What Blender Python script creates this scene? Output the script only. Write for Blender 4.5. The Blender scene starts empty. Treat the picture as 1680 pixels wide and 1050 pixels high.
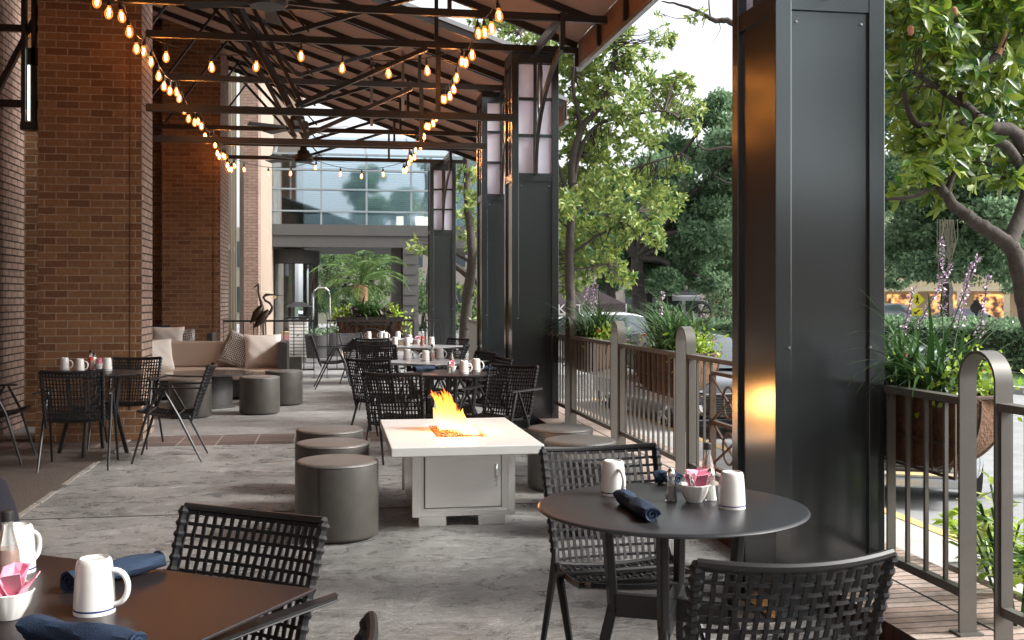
import bpy, math, random
import numpy as np
from mathutils import Vector, Matrix
random.seed(7); rng = np.random.default_rng(11)
R = math.radians
# ------------------------------------------------------------------ camera
H = 1.42; FP = 1750.0; HOR = 489.0
YAW = math.atan(295.0 / FP); SA, CA = math.sin(YAW), math.cos(YAW)
scene = bpy.context.scene
cd = bpy.data.cameras.new('camera'); cam = bpy.data.objects.new('camera', cd)
scene.collection.objects.link(cam); scene.camera = cam
cam.location = (0, 0, H); cam.rotation_euler = (R(90), 0, -YAW)
cd.sensor_width = 36; cd.lens = FP / 1680 * 36; cd.shift_y = -36 / 1680
cd.clip_start = 0.05; cd.clip_end = 1500
# ------------------------------------------------------------------ world, sun, exposure
SUN_EL, SUN_AZ = R(36), R(106)          # azimuth clockwise from +Y
w = bpy.data.worlds.new("World"); scene.world = w; w.use_nodes = True
nt = w.node_tree; nt.nodes.clear()
sky = nt.nodes.new('ShaderNodeTexSky'); sky.sky_type = 'NISHITA'; sky.sun_disc = False
sky.sun_elevation = SUN_EL; sky.sun_rotation = SUN_AZ; sky.air_density = 1.0; sky.dust_density = 4.0; sky.ozone_density = 1.0
hs = nt.nodes.new('ShaderNodeHueSaturation'); hs.inputs['Saturation'].default_value = 0.2
bg = nt.nodes.new('ShaderNodeBackground'); bg.inputs['Strength'].default_value = 0.15
wo = nt.nodes.new('ShaderNodeOutputWorld')
nt.links.new(sky.outputs[0], hs.inputs['Color']); nt.links.new(hs.outputs[0], bg.inputs[0]); nt.links.new(bg.outputs[0], wo.inputs[0])
sd = bpy.data.lights.new('sun', 'SUN'); sd.energy = 2.0; sd.angle = R(14); sd.color = (1, .965, .91)
sun = bpy.data.objects.new('sun', sd); scene.collection.objects.link(sun)
sv = Vector((math.sin(SUN_AZ) * math.cos(SUN_EL), math.cos(SUN_AZ) * math.cos(SUN_EL), math.sin(SUN_EL)))
sun.rotation_euler = sv.to_track_quat('Z', 'Y').to_euler()
vs = scene.view_settings
vs.view_transform = 'Standard'; vs.look = 'None'; vs.exposure = 1.45; vs.gamma = 1; vs.use_curve_mapping = False
scene.cycles.max_bounces = 8; scene.cycles.transparent_max_bounces = 12

def PD(px, d, z=0.0):
    "world point seen in column px at depth d"
    k = (px - 840) / FP * d
    return Vector((k * CA + d * SA, -k * SA + d * CA, z))
def P(px, py, z=0.0): return PD(px, FP * (H - z) / (py - HOR), z)
def PZ(px, py, d): return PD(px, d, H + (HOR - py) * d / FP)

# ------------------------------------------------------------------ materials
MATS = {}
def nodes_of(name):
    m = bpy.data.materials.new(name); m.use_nodes = True
    t = m.node_tree; b = t.nodes['Principled BSDF']; MATS[name] = m
    return m, t, b
def pm(name, col, rough=.5, metal=0., var=0., vscale=8., bump=0., bscale=40., spec=.5, rvar=0., island=False, coat=0., col2=None, transl=0.):
    m, t, b = nodes_of(name)
    b.inputs['Base Color'].default_value = (*col, 1); b.inputs['Roughness'].default_value = rough
    b.inputs['Metallic'].default_value = metal; b.inputs['Specular IOR Level'].default_value = spec
    if coat: b.inputs['Coat Weight'].default_value = coat; b.inputs['Coat Roughness'].default_value = .08
    tc = t.nodes.new('ShaderNodeTexCoord')
    if var or island:
        r = t.nodes.new('ShaderNodeMix'); r.data_type = 'RGBA'
        c2 = col2 if col2 else tuple(min(1, c * (1 + var)) for c in col)
        c1 = col if col2 else tuple(c * (1 - var) for c in col)
        r.inputs['A'].default_value = (*c1, 1); r.inputs['B'].default_value = (*c2, 1)
        if island:
            g = t.nodes.new('ShaderNodeNewGeometry'); t.links.new(g.outputs['Random Per Island'], r.inputs['Factor'])
        else:
            n = t.nodes.new('ShaderNodeTexNoise'); n.inputs['Scale'].default_value = vscale; n.inputs['Detail'].default_value = 6; n.inputs['Roughness'].default_value = .65
            mr = t.nodes.new('ShaderNodeMapRange'); mr.inputs['From Min'].default_value = .3; mr.inputs['From Max'].default_value = .7
            t.links.new(tc.outputs['Object'], n.inputs['Vector']); t.links.new(n.outputs['Fac'], mr.inputs['Value']); t.links.new(mr.outputs[0], r.inputs['Factor'])
        t.links.new(r.outputs['Result'], b.inputs['Base Color'])
    if rvar:
        n = t.nodes.new('ShaderNodeTexNoise'); n.inputs['Scale'].default_value = vscale * .7; n.inputs['Detail'].default_value = 5
        mr = t.nodes.new('ShaderNodeMapRange'); mr.inputs['From Min'].default_value = .3; mr.inputs['From Max'].default_value = .7
        mr.inputs['To Min'].default_value = max(.02, rough - rvar); mr.inputs['To Max'].default_value = rough + rvar
        t.links.new(tc.outputs['Object'], n.inputs['Vector']); t.links.new(n.outputs['Fac'], mr.inputs['Value']); t.links.new(mr.outputs[0], b.inputs['Roughness'])
    if bump:
        n = t.nodes.new('ShaderNodeTexNoise'); n.inputs['Scale'].default_value = bscale; n.inputs['Detail'].default_value = 5
        bp = t.nodes.new('ShaderNodeBump'); bp.inputs['Strength'].default_value = bump; bp.inputs['Distance'].default_value = .01
        t.links.new(tc.outputs['Object'], n.inputs['Vector']); t.links.new(n.outputs['Fac'], bp.inputs['Height']); t.links.new(bp.outputs[0], b.inputs['Normal'])
    if transl:
        o = t.nodes['Material Output']; tr = t.nodes.new('ShaderNodeBsdfTranslucent'); mx = t.nodes.new('ShaderNodeMixShader'); mx.inputs[0].default_value = transl
        if b.inputs['Base Color'].is_linked: t.links.new(b.inputs['Base Color'].links[0].from_socket, tr.inputs[0])
        else: tr.inputs[0].default_value = (*col, 1)
        t.links.new(b.outputs[0], mx.inputs[1]); t.links.new(tr.outputs[0], mx.inputs[2]); t.links.new(mx.outputs[0], o.inputs[0])
    return m
def em(name, col, strength):
    m, t, b = nodes_of(name)
    b.inputs['Base Color'].default_value = (*col, 1)
    b.inputs['Emission Color'].default_value = (*col, 1); b.inputs['Emission Strength'].default_value = strength
    return m
def brick_mat(name, c1, c2, mortar, flat=False, bw=.215, rh=.075, ms=.011, offset=.5, bump=.6, dark=.0):
    m, t, b = nodes_of(name); N = t.nodes; L = t.links
    g = N.new('ShaderNodeNewGeometry'); sp = N.new('ShaderNodeSeparateXYZ'); L.new(g.outputs['Position'], sp.inputs[0])
    cb = N.new('ShaderNodeCombineXYZ')
    if flat:
        L.new(sp.outputs[0], cb.inputs[0]); L.new(sp.outputs[1], cb.inputs[1])
    else:
        sn = N.new('ShaderNodeSeparateXYZ'); L.new(g.outputs['True Normal'], sn.inputs[0])
        ab = N.new('ShaderNodeMath'); ab.operation = 'ABSOLUTE'; L.new(sn.outputs[0], ab.inputs[0])
        gt = N.new('ShaderNodeMath'); gt.operation = 'GREATER_THAN'; gt.inputs[1].default_value = .5; L.new(ab.outputs[0], gt.inputs[0])
        mx = N.new('ShaderNodeMix'); L.new(gt.outputs[0], mx.inputs[0]); L.new(sp.outputs[0], mx.inputs[2]); L.new(sp.outputs[1], mx.inputs[3])
        L.new(mx.outputs[0], cb.inputs[0]); L.new(sp.outputs[2], cb.inputs[1])
    # slight wobble of the courses
    nz = N.new('ShaderNodeTexNoise'); nz.inputs['Scale'].default_value = 9; nz.inputs['Detail'].default_value = 2; L.new(g.outputs['Position'], nz.inputs['Vector'])
    ma = N.new('ShaderNodeVectorMath'); ma.operation = 'SCALE'; ma.inputs['Scale'].default_value = .008
    L.new(nz.outputs['Color'], ma.inputs[0]); ad = N.new('ShaderNodeVectorMath'); L.new(cb.outputs[0], ad.inputs[0]); L.new(ma.outputs[0], ad.inputs[1])
    br = N.new('ShaderNodeTexBrick'); br.offset = offset
    br.inputs['Scale'].default_value = 1; br.inputs['Brick Width'].default_value = bw; br.inputs['Row Height'].default_value = rh
    br.inputs['Mortar Size'].default_value = ms / 2; br.inputs['Mortar Smooth'].default_value = .3; br.inputs['Bias'].default_value = 0
    br.inputs['Color1'].default_value = (*c1, 1); br.inputs['Color2'].default_value = (*c2, 1); br.inputs['Mortar'].default_value = (*mortar, 1)
    L.new(ad.outputs[0], br.inputs['Vector'])
    n2 = N.new('ShaderNodeTexNoise'); n2.inputs['Scale'].default_value = 26; n2.inputs['Detail'].default_value = 8; n2.inputs['Roughness'].default_value = .7; L.new(g.outputs['Position'], n2.inputs['Vector'])
    n3 = N.new('ShaderNodeTexNoise'); n3.inputs['Scale'].default_value = 1.3; n3.inputs['Detail'].default_value = 4; L.new(g.outputs['Position'], n3.inputs['Vector'])
    mm = N.new('ShaderNodeMath'); mm.operation = 'MULTIPLY_ADD'; mm.inputs[1].default_value = .9; mm.inputs[2].default_value = .35; L.new(n2.outputs[0], mm.inputs[0])
    m3 = N.new('ShaderNodeMath'); m3.operation = 'MULTIPLY_ADD'; m3.inputs[1].default_value = .8; m3.inputs[2].default_value = .8; L.new(n3.outputs[0], m3.inputs[0])
    mu = N.new('ShaderNodeMath'); mu.operation = 'MULTIPLY'; L.new(mm.outputs[0], mu.inputs[0]); L.new(m3.outputs[0], mu.inputs[1])
    sc = N.new('ShaderNodeVectorMath'); sc.operation = 'SCALE'; L.new(br.outputs['Color'], sc.inputs[0]); L.new(mu.outputs[0], sc.inputs['Scale'])
    L.new(sc.outputs[0], b.inputs['Base Color']); b.inputs['Roughness'].default_value = .85; b.inputs['Specular IOR Level'].default_value = .25
    bm = N.new('ShaderNodeMath'); bm.operation = 'MULTIPLY_ADD'; bm.inputs[1].default_value = -1; L.new(br.outputs['Fac'], bm.inputs[0])
    sm = N.new('ShaderNodeMath'); sm.operation = 'MULTIPLY'; sm.inputs[1].default_value = .5; L.new(n2.outputs[0], sm.inputs[0]); L.new(sm.outputs[0], bm.inputs[2])
    bp = N.new('ShaderNodeBump'); bp.inputs['Strength'].default_value = bump; bp.inputs['Distance'].default_value = .012
    L.new(bm.outputs[0], bp.inputs['Height']); L.new(bp.outputs[0], b.inputs['Normal'])
    return m
def floor_mat(name, ca, cb_, joints=True, rough=.42):
    m, t, b = nodes_of(name); N = t.nodes; L = t.links
    g = N.new('ShaderNodeNewGeometry')
    def noise(scale, detail, rgh=.6, stretch=None, dist=0):
        n = N.new('ShaderNodeTexNoise'); n.inputs['Scale'].default_value = scale; n.inputs['Detail'].default_value = detail; n.inputs['Roughness'].default_value = rgh; n.inputs['Distortion'].default_value = dist
        if stretch:
            mp = N.new('ShaderNodeMapping'); mp.inputs['Scale'].default_value = stretch; L.new(g.outputs['Position'], mp.inputs[0]); L.new(mp.outputs[0], n.inputs['Vector'])
        else: L.new(g.outputs['Position'], n.inputs['Vector'])
        return n
    n1 = noise(.9, 7, .7, None, .6); n2 = noise(4.5, 10, .74, (.85, 1.25, 1), 1.0); n3 = noise(60, 6, .7)
    rp = N.new('ShaderNodeValToRGB'); e = rp.color_ramp.elements
    e[0].position = .36; e[0].color = (*ca, 1); e[1].position = .64; e[1].color = (*cb_, 1)
    mx = N.new('ShaderNodeMath'); mx.operation = 'MULTIPLY_ADD'; mx.inputs[1].default_value = .55; L.new(n2.outputs[0], mx.inputs[0])
    m4 = N.new('ShaderNodeMath'); m4.operation = 'MULTIPLY'; m4.inputs[1].default_value = .45; L.new(n1.outputs[0], m4.inputs[0]); L.new(m4.outputs[0], mx.inputs[2])
    L.new(mx.outputs[0], rp.inputs[0])
    sp = N.new('ShaderNodeMapRange'); sp.inputs['From Min'].default_value = .35; sp.inputs['From Max'].default_value = .65; sp.inputs['To Min'].default_value = .72; sp.inputs['To Max'].default_value = 1.25; L.new(n3.outputs[0], sp.inputs[0])
    sc = N.new('ShaderNodeVectorMath'); sc.operation = 'SCALE'; L.new(rp.outputs[0], sc.inputs[0]); L.new(sp.outputs[0], sc.inputs['Scale'])
    cn = noise(2.6, 9, .68, None, 2.5); cs_ = N.new('ShaderNodeMath'); cs_.operation = 'SUBTRACT'; cs_.inputs[1].default_value = .5; L.new(cn.outputs[0], cs_.inputs[0])
    ca_ = N.new('ShaderNodeMath'); ca_.operation = 'ABSOLUTE'; L.new(cs_.outputs[0], ca_.inputs[0]); cr_ = N.new('ShaderNodeMapRange'); cr_.inputs['From Max'].default_value = .02; cr_.inputs['To Min'].default_value = .66; L.new(ca_.outputs[0], cr_.inputs[0])
    n6 = noise(22, 8, .75, (.7, 1.4, 1), .6); n7 = N.new('ShaderNodeMapRange'); n7.inputs['From Min'].default_value = .38; n7.inputs['From Max'].default_value = .6; n7.inputs['To Min'].default_value = .74; n7.inputs['To Max'].default_value = 1.14; L.new(n6.outputs[0], n7.inputs[0])
    mm_ = N.new('ShaderNodeMath'); mm_.operation = 'MULTIPLY'; L.new(cr_.outputs[0], mm_.inputs[0]); L.new(n7.outputs[0], mm_.inputs[1])
    s2 = N.new('ShaderNodeVectorMath'); s2.operation = 'SCALE'; L.new(sc.outputs[0], s2.inputs[0]); L.new(mm_.outputs[0], s2.inputs['Scale'])
    L.new(s2.outputs[0], b.inputs['Base Color'])
    rr = N.new('ShaderNodeMapRange'); rr.inputs['From Min'].default_value = .3; rr.inputs['From Max'].default_value = .7; rr.inputs['To Min'].default_value = rough - .14; rr.inputs['To Max'].default_value = rough + .2; L.new(n2.outputs[0], rr.inputs[0]); L.new(rr.outputs[0], b.inputs['Roughness'])
    b.inputs['Specular IOR Level'].default_value = .7
    h0 = N.new('ShaderNodeMath'); h0.operation = 'MULTIPLY_ADD'; h0.inputs[1].default_value = .5; L.new(n6.outputs[0], h0.inputs[0]); L.new(n2.outputs[0], h0.inputs[2])
    h = N.new('ShaderNodeMath'); h.operation = 'MULTIPLY_ADD'; h.inputs[1].default_value = .16; L.new(cr_.outputs[0], h.inputs[0]); L.new(h0.outputs[0], h.inputs[2])
    bp = N.new('ShaderNodeBump'); bp.inputs['Strength'].default_value = .75; bp.inputs['Distance'].default_value = .07
    L.new(h.outputs[0], bp.inputs['Height']); L.new(bp.outputs[0], b.inputs['Normal'])
    return m
brick_front = brick_mat('orange_brick', (.225, .12, .060), (.13, .064, .034), (.29, .22, .16), ms=.012)
brick_side = brick_mat('side_lit_brick', (.30, .215, .175), (.23, .155, .125), (.035, .028, .024), ms=.016, bump=.9)  # greyer brick copy for side faces, side daylight put into its colour
brick_far = brick_mat('pink_brick', (.3, .2, .16), (.24, .155, .125), (.12, .1, .085), ms=.014)
brick_pave = brick_mat('brick_paving', (.4, .33, .285), (.31, .225, .185), (.08, .07, .065), flat=True, bw=.37, rh=.068, offset=0, ms=.012)
brick_band = brick_mat('paver_band', (.12, .085, .075), (.08, .06, .055), (.24, .22, .2), flat=True, bw=.37, rh=.42, offset=0, ms=.016, bump=.3)
concrete = floor_mat('stamped_concrete', (.088, .086, .082), (.37, .365, .35), rough=.3)
concrete_far = floor_mat('pale_concrete', (.2, .2, .2), (.42, .42, .42), rough=.5)
asphalt = pm('asphalt', (.24, .245, .25), .85, var=.18, vscale=3, bump=.3, bscale=60)
pavement = pm('pavement', (.36, .355, .34), .85, var=.15, vscale=4, bump=.3, bscale=30)
yellow_paint = pm('yellow_paint', (.55, .40, .16), .7, var=.15, vscale=20)
white_paint = pm('white_road_paint', (.7, .7, .68), .7, var=.15, vscale=20)
column_mat = pm('column_paint', (.095, .108, .114), .17, .8, spec=.6)
truss_mat = pm('truss_paint', (.032, .029, .027), .34, .4, var=.1, vscale=5)
rail_mat = pm('rail_paint', (.13, .125, .112), .38, .3, var=.05, vscale=30)
rust_mat = pm('rusty_iron', (.085, .055, .04), .5, .3, var=.3, vscale=40, bump=.1)
dark_iron = pm('dark_iron', (.035, .032, .03), .45, .4)
chair_mat = pm('black_frame', (.009, .009, .0095), .4, .1, spec=.5)
cord_mat = pm('black_cord', (.008, .008, .009), .55, spec=.35, bump=.35, bscale=500)
table_mat = pm('black_tabletop', (.02, .0215, .024), .34, 0, spec=.38, bump=.03, bscale=300)
pale_top = pm('sky_sheen_top', (.25, .255, .26), .3, 0, spec=.8)  # pale grey stands in for sky sheen on the far tabletops
brown_top = pm('brown_tabletop', (.017, .0125, .012), .36, 0, spec=.26)
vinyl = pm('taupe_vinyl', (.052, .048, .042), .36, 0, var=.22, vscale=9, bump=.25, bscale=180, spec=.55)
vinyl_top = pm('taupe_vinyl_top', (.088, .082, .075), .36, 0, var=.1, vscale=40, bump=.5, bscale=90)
stone_top = pm('white_stone', (.50, .50, .49), .32, 0, var=.03, vscale=5)
steel = pm('brushed_steel', (.93, .92, .9), .27, .86, bump=.25, bscale=2.5)
chrome = pm('chrome', (.75, .75, .75), .12, 1)
lava = pm('fire_glass', (.5, .2, .06), .3, 0, island=True, col2=(.16, .05, .02))
lava.node_tree.nodes['Principled BSDF'].inputs['Coat Weight'].default_value = .6
porcelain = pm('white_porcelain', (.62, .61, .59), .16, 0, coat=.4)
blue_band = pm('navy_glaze', (.02, .03, .12), .2)
navy = pm('navy_napkin', (.004, .017, .045), .85, var=.25, vscale=60, bump=.3, bscale=300)
red_sauce = pm('red_sauce', (.5, .045, .015), .15, coat=.6)
glass_clear = pm('clear_glass', (.8, .82, .8), .05, 0, spec=.8)
glass_clear.node_tree.nodes['Principled BSDF'].inputs['Transmission Weight'].default_value = .85
amber_glass = pm('amber_sauce', (.35, .09, .03), .12, coat=.6)
blackplastic = pm('black_plastic', (.02, .02, .02), .4)
pepper_mat = pm('ground_pepper', (.16, .13, .1), .7, var=.4, vscale=400)
salt_mat = pm('table_salt', (.75, .74, .7), .6)
pink_paper = pm('pink_sachet', (.75, .17, .3), .6, island=True, col2=(.8, .35, .45))
white_paper = pm('white_sachet', (.78, .78, .76), .7)
blue_paper = pm('blue_sachet', (.25, .35, .62), .6)
canvas = pm('brown_canvas', (.215, .128, .092), .8, 0, var=.06, vscale=3, bump=.15, bscale=400, transl=.06)
alu = pm('eave_metal', (.3, .31, .31), .35, .7)
frost = pm('frosted_panel', (.78, .79, .88), .22, 0, var=.04, vscale=2, transl=.35)
lime = pm('limestone', (.27, .21, .165), .8, 0, var=.08, vscale=2, bump=.15)
winframe = pm('window_frame', (.16, .135, .1), .5, .2)
darkglass = pm('dark_glass', (.05, .06, .065), .06, 0, spec=.9)
greypanel = pm('grey_cladding', (.065, .065, .065), .55, .1, var=.05, vscale=2)
sofa_fab = pm('beige_cushion', (.46, .37, .3), .9, var=.05, vscale=60, bump=.2, bscale=400)
sofa_wicker = pm('dark_wicker', (.03, .028, .027), .5, bump=.6, bscale=90)
pillow_fab = pm('cream_pillow', (.62, .57, .52), .9, var=.06, vscale=80, bump=.25, bscale=400)
bronze = pm('bronze_patina', (.075, .055, .045), .35, .7, var=.3, vscale=15, bump=.3, bscale=50)
coir = pm('coir_liner', (.12, .06, .03), .95, var=.4, vscale=40, bump=1, bscale=70)
soil = pm('dark_soil', (.04, .03, .022), .95, var=.4, vscale=30, bump=.8, bscale=30)
bark = pm('magnolia_bark', (.045, .036, .03), .9, var=.4, vscale=12, bump=.8, bscale=25)
bark_dark = pm('oak_bark', (.05, .043, .036), .9, var=.4, vscale=6, bump=.8, bscale=15)
splinter = pm('splintered_wood', (.42, .22, .12), .8, var=.3, vscale=30)
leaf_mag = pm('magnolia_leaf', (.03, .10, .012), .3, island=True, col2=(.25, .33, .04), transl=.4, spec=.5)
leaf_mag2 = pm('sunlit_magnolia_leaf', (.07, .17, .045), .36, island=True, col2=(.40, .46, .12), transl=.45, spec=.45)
leaf_oak = pm('oak_leaf', (.065, .14, .075), .6, island=True, col2=(.25, .37, .2), transl=.45)
leaf_grass = pm('blade_leaf', (.015, .055, .014), .35, island=True, col2=(.09, .18, .05), transl=.25)
leaf_lime = pm('lime_leaf', (.25, .42, .03), .45, island=True, col2=(.42, .55, .08), transl=.35)
leaf_palm = pm('palm_leaf', (.05, .12, .03), .45, island=True, col2=(.2, .33, .09), transl=.35)
lilac = pm('lilac_flower', (.45, .28, .46), .7, island=True, col2=(.75, .6, .75))
red_flower = pm('red_flower', (.7, .06, .05), .6)
grass_mat = pm('lawn', (.07, .14, .03), .9, var=.4, vscale=3, bump=.8, bscale=30)
mulch = pm('mulch', (.08, .045, .03), .95, var=.4, vscale=12, bump=.8, bscale=25)
cone_mat = pm('seed_cone', (.35, .16, .1), .9, bump=.8, bscale=80)

# ------------------------------------------------------------------ mesh builder
class MB:
    def __init__(s): s.v = []; s.f = []; s.m = []; s.mi = 0
    def add(s, vs_, fs, mi=None):
        o = len(s.v); s.v += [tuple(v) for v in vs_]; s.f += [tuple(i + o for i in f) for f in fs]; s.m += [s.mi if mi is None else mi] * len(fs); return s
    def box(s, x0, x1, y0, y1, z0, z1, mi=None):
        return s.add([(x0, y0, z0), (x1, y0, z0), (x1, y1, z0), (x0, y1, z0), (x0, y0, z1), (x1, y0, z1), (x1, y1, z1), (x0, y1, z1)],
              [(0, 3, 2, 1), (4, 5, 6, 7), (0, 1, 5, 4), (1, 2, 6, 5), (2, 3, 7, 6), (3, 0, 4, 7)], mi)
    def bar(s, p, q, w_, h_, mi=None, up=(0, 0, 1)):
        p = Vector(p); q = Vector(q); d = (q - p).normalized(); up = Vector(up)
        if abs(d.dot(up)) > .99: up = Vector((0, 1, 0))
        a = d.cross(up).normalized(); b = a.cross(d).normalized()
        a *= w_ / 2; b *= h_ / 2
        return s.add([p - a - b, p + a - b, p + a + b, p - a + b, q - a - b, q + a - b, q + a + b, q - a + b],
              [(0, 3, 2, 1), (4, 5, 6, 7), (0, 1, 5, 4), (1, 2, 6, 5), (2, 3, 7, 6), (3, 0, 4, 7)], mi)
    def tube(s, pts, r, n=6, mi=None, cap=True, flat=None, up=(0, 0, 1)):
        pts = [Vector(p) for p in pts]; N_ = len(pts); rs = r if isinstance(r, (list, tuple)) else [r] * N_
        vs_ = []; a = None
        for i in range(N_):
            d = (pts[min(i + 1, N_ - 1)] - pts[max(i - 1, 0)]).normalized()
            if a is None:
                u = Vector(up)
                if abs(d.dot(u)) > .95: u = Vector((0, 1, 0)) if abs(d.y) < .9 else Vector((1, 0, 0))
                a = d.cross(u).normalized()
            else:
                a = (a - d * a.dot(d)).normalized()
            b = a.cross(d)
            for k in range(n):
                t = 2 * math.pi * (k + .5) / n
                fy = flat if flat else 1
                vs_.append(pts[i] + a * (math.cos(t) * rs[i]) + b * (math.sin(t) * rs[i] * fy))
        fs = []
        for i in range(N_ - 1):
            for k in range(n):
                k2 = (k + 1) % n; fs.append((i * n + k, i * n + k2, (i + 1) * n + k2, (i + 1) * n + k))
        if cap: fs.append(tuple(range(n))); fs.append(tuple(reversed(range((N_ - 1) * n, N_ * n))))
        return s.add(vs_, fs, mi)
    def lathe(s, prof, c=(0, 0, 0), n=32, mi=None, mis=None):
        vs_ = []; fs = []; 
        for (r, z) in prof:
            for k in range(n):
                t = 2 * math.pi * k / n; vs_.append((c[0] + r * math.cos(t), c[1] + r * math.sin(t), c[2] + z))
        o = len(s.v); s.v += vs_
        for i in range(len(prof) - 1):
            for k in range(n):
                k2 = (k + 1) % n; s.f.append((o + i * n + k, o + i * n + k2, o + (i + 1) * n + k2, o + (i + 1) * n + k))
                s.m.append(mis[i] if mis else (s.mi if mi is None else mi))
        return s
    def prism(s, poly, y0, y1, axis='y', mi=None):
        n = len(poly)
        if axis == 'y': a = [(p[0], y0, p[1]) for p in poly] + [(p[0], y1, p[1]) for p in poly]
        elif axis == 'x': a = [(y0, p[0], p[1]) for p in poly] + [(y1, p[0], p[1]) for p in poly]
        else: a = [(p[0], p[1], y0) for p in poly] + [(p[0], p[1], y1) for p in poly]
        fs = [tuple(range(n)), tuple(reversed(range(n, 2 * n)))] + [(i, (i + 1) % n, n + (i + 1) % n, n + i) for i in range(n)]
        return s.add(a, fs, mi)
    def build(s, name, mat, parent=None, smooth=False, bevel=0., loc=None, rz=None, segs=2):
        me = bpy.data.meshes.new(name); me.from_pydata(s.v, [], s.f)
        for mm_ in (mat if isinstance(mat, (list, tuple)) else [mat]): me.materials.append(mm_)
        if any(s.m): me.polygons.foreach_set('material_index', s.m)
        if smooth:
            me.polygons.foreach_set('use_smooth', [True] * len(me.polygons)); me.set_sharp_from_angle(angle=R(38))
        me.update()
        o = bpy.data.objects.new(name, me); scene.collection.objects.link(o)
        if parent: o.parent = parent
        if loc is not None: o.location = loc
        if rz is not None: o.rotation_euler = (0, 0, rz)
        if bevel:
            md = o.modifiers.new('bevel', 'BEVEL'); md.width = bevel; md.segments = segs; md.limit_method = 'ANGLE'; md.angle_limit = R(40)
            md.harden_normals = False
        return o
def tag(o, label, cat, group=None):
    o['label'] = label; o['category'] = cat
    if group: o['group'] = group
    return o
def thing(name, label, cat, loc=(0, 0, 0), rz=0., group=None):
    o = bpy.data.objects.new(name, None); scene.collection.objects.link(o); o.empty_display_size = .1
    o.location = loc; o.rotation_euler = (0, 0, rz); return tag(o, label, cat, group)
def struct(o): o['kind'] = 'structure'; return o
def kids(o): return [c for c in bpy.data.objects if c.parent == o]
def dup(o, loc=None, rz=None, label=None, parent=None):
    c = o.copy(); scene.collection.objects.link(c); c.parent = parent
    if loc is not None: c.location = loc
    if rz is not None: c.rotation_euler = (0, 0, rz)
    if label: c['label'] = label
    for k in kids(o): dup(k, parent=c)
    return c
def scatter(name, tv, tf, pos, rot, scl, mat, parent=None, smooth=False):
    "many small leaves joined in one mesh: template copied by numpy"
    tv = np.array(tv, float); pos = np.array(pos, float); M = len(pos); nv = len(tv)
    V = np.einsum('mij,nj->mni', rot, tv) * np.asarray(scl).reshape(M, 1, 1) + pos[:, None, :]
    V = V.reshape(-1, 3)
    F = []
    by = {}
    for f in tf: by.setdefault(len(f), []).append(f)
    me = bpy.data.meshes.new(name)
    loops = []; starts = []; tot = 0
    for n, fl in by.items():
        A = np.array(fl)[None, :, :] + (np.arange(M) * nv)[:, None, None]; A = A.reshape(-1, n)
        loops.append(A.reshape(-1)); starts.append(np.arange(len(A)) * n + tot); tot += A.size
    loops = np.concatenate(loops); starts = np.concatenate(starts)
    me.vertices.add(len(V)); me.vertices.foreach_set('co', V.reshape(-1).astype(np.float32))
    me.loops.add(len(loops)); me.loops.foreach_set('vertex_index', loops.astype(np.int32))
    me.polygons.add(len(starts)); me.polygons.foreach_set('loop_start', starts.astype(np.int32))
    me.update(calc_edges=True); me.validate()
    if smooth: me.polygons.foreach_set('use_smooth', [True] * len(me.polygons))
    me.materials.append(mat)
    o = bpy.data.objects.new(name, me); scene.collection.objects.link(o)
    if parent: o.parent = parent
    return o
def basis(dirs, ups=None):
    "rotation matrices whose local +Y is dirs"
    y = dirs / np.linalg.norm(dirs, axis=1, keepdims=True)
    if ups is None: ups = rng.normal(size=y.shape)
    x = np.cross(y, ups); x /= np.linalg.norm(x, axis=1, keepdims=True) + 1e-9
    z = np.cross(x, y)
    return np.stack([x, y, z], axis=2)
# ------------------------------------------------------------------ ground, patio, street
ZR = H - 2.0                      # street level
def sheet(name, x0, x1, y0, y1, z, mat):
    return struct(MB().add([(x0, y0, z), (x1, y0, z), (x1, y1, z), (x0, y1, z)], [(0, 1, 2, 3)]).build(name, mat))
sheet('ground', -500, 500, -300, 900, ZR - .05, grass_mat)
struct(MB().box(-6, 2.23, -16, 10.62, -.4, 0).build('patio_floor', concrete))
struct(MB().box(-6, 2.2, 10.62, 11.42, -.4, -.003).build('paver_strip', brick_band))
struct(MB().box(-6, 2.2, 11.42, 19.4, -.4, 0.0).build('patio_floor_beyond', floor_mat('sky_lit_stamped_concrete', (.17, .165, .16), (.38, .375, .365))))  # lighter floor tones hold the open-sky reflection
struct(MB().box(-9, 12, 19.41, 60, -.5, -.006).build('forecourt', concrete_far))
g = MB()
for y in (.7, 7.25): g.box(-2.0, 2.19, y - .006, y + .006, .001, .0035)
struct(g.build('control_joints', pm('joint_shadow', (.03, .027, .025), .9)))
j = MB()
for k in range(60):
    y = -3 + k * .24; x = -2.0 + random.uniform(-.006, .006)
    j.box(x - .022, x + .016, y, y + .235, .001, .006 + random.uniform(0, .004), 0 if random.random() < .6 else 1)
struct(j.build('expansion_joint', [pm('joint_filler', (.2, .18, .16), .9, var=.5, vscale=40, bump=1, bscale=60), pm('joint_tar', (.05, .045, .04), .9, bump=1)]))
sheet('exposed_aggregate_strip', -5.9, -2.03, -4, 10.6, .004, pm('aggregate', (.085, .07, .06), .55, var=.5, vscale=60, bump=1, bscale=120))
# raised brick ledge that carries the fence
led = MB(); led.box(2.23, 2.95, -16, 40, -.6, .10); led.m[-6:] = [0, 1, 0, 0, 0, 2]
tag(led.build('brick_ledge', [brick_side, brick_pave, brick_mat('dark_ledge_brick', (.09, .05, .035), (.06, .035, .028), (.035, .03, .026), bw=.07, rh=.16, offset=0)]), 'long low brick ledge carrying the metal fence along the patio edge', 'ledge')
tag(MB().box(2.586, 2.594, -4, 39, .1005, .1025).build('ledge_joint', pm('ledge_gap', (.02, .02, .02), .9)), 'thin dark joint running down the middle of the brick ledge', 'joint')
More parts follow.
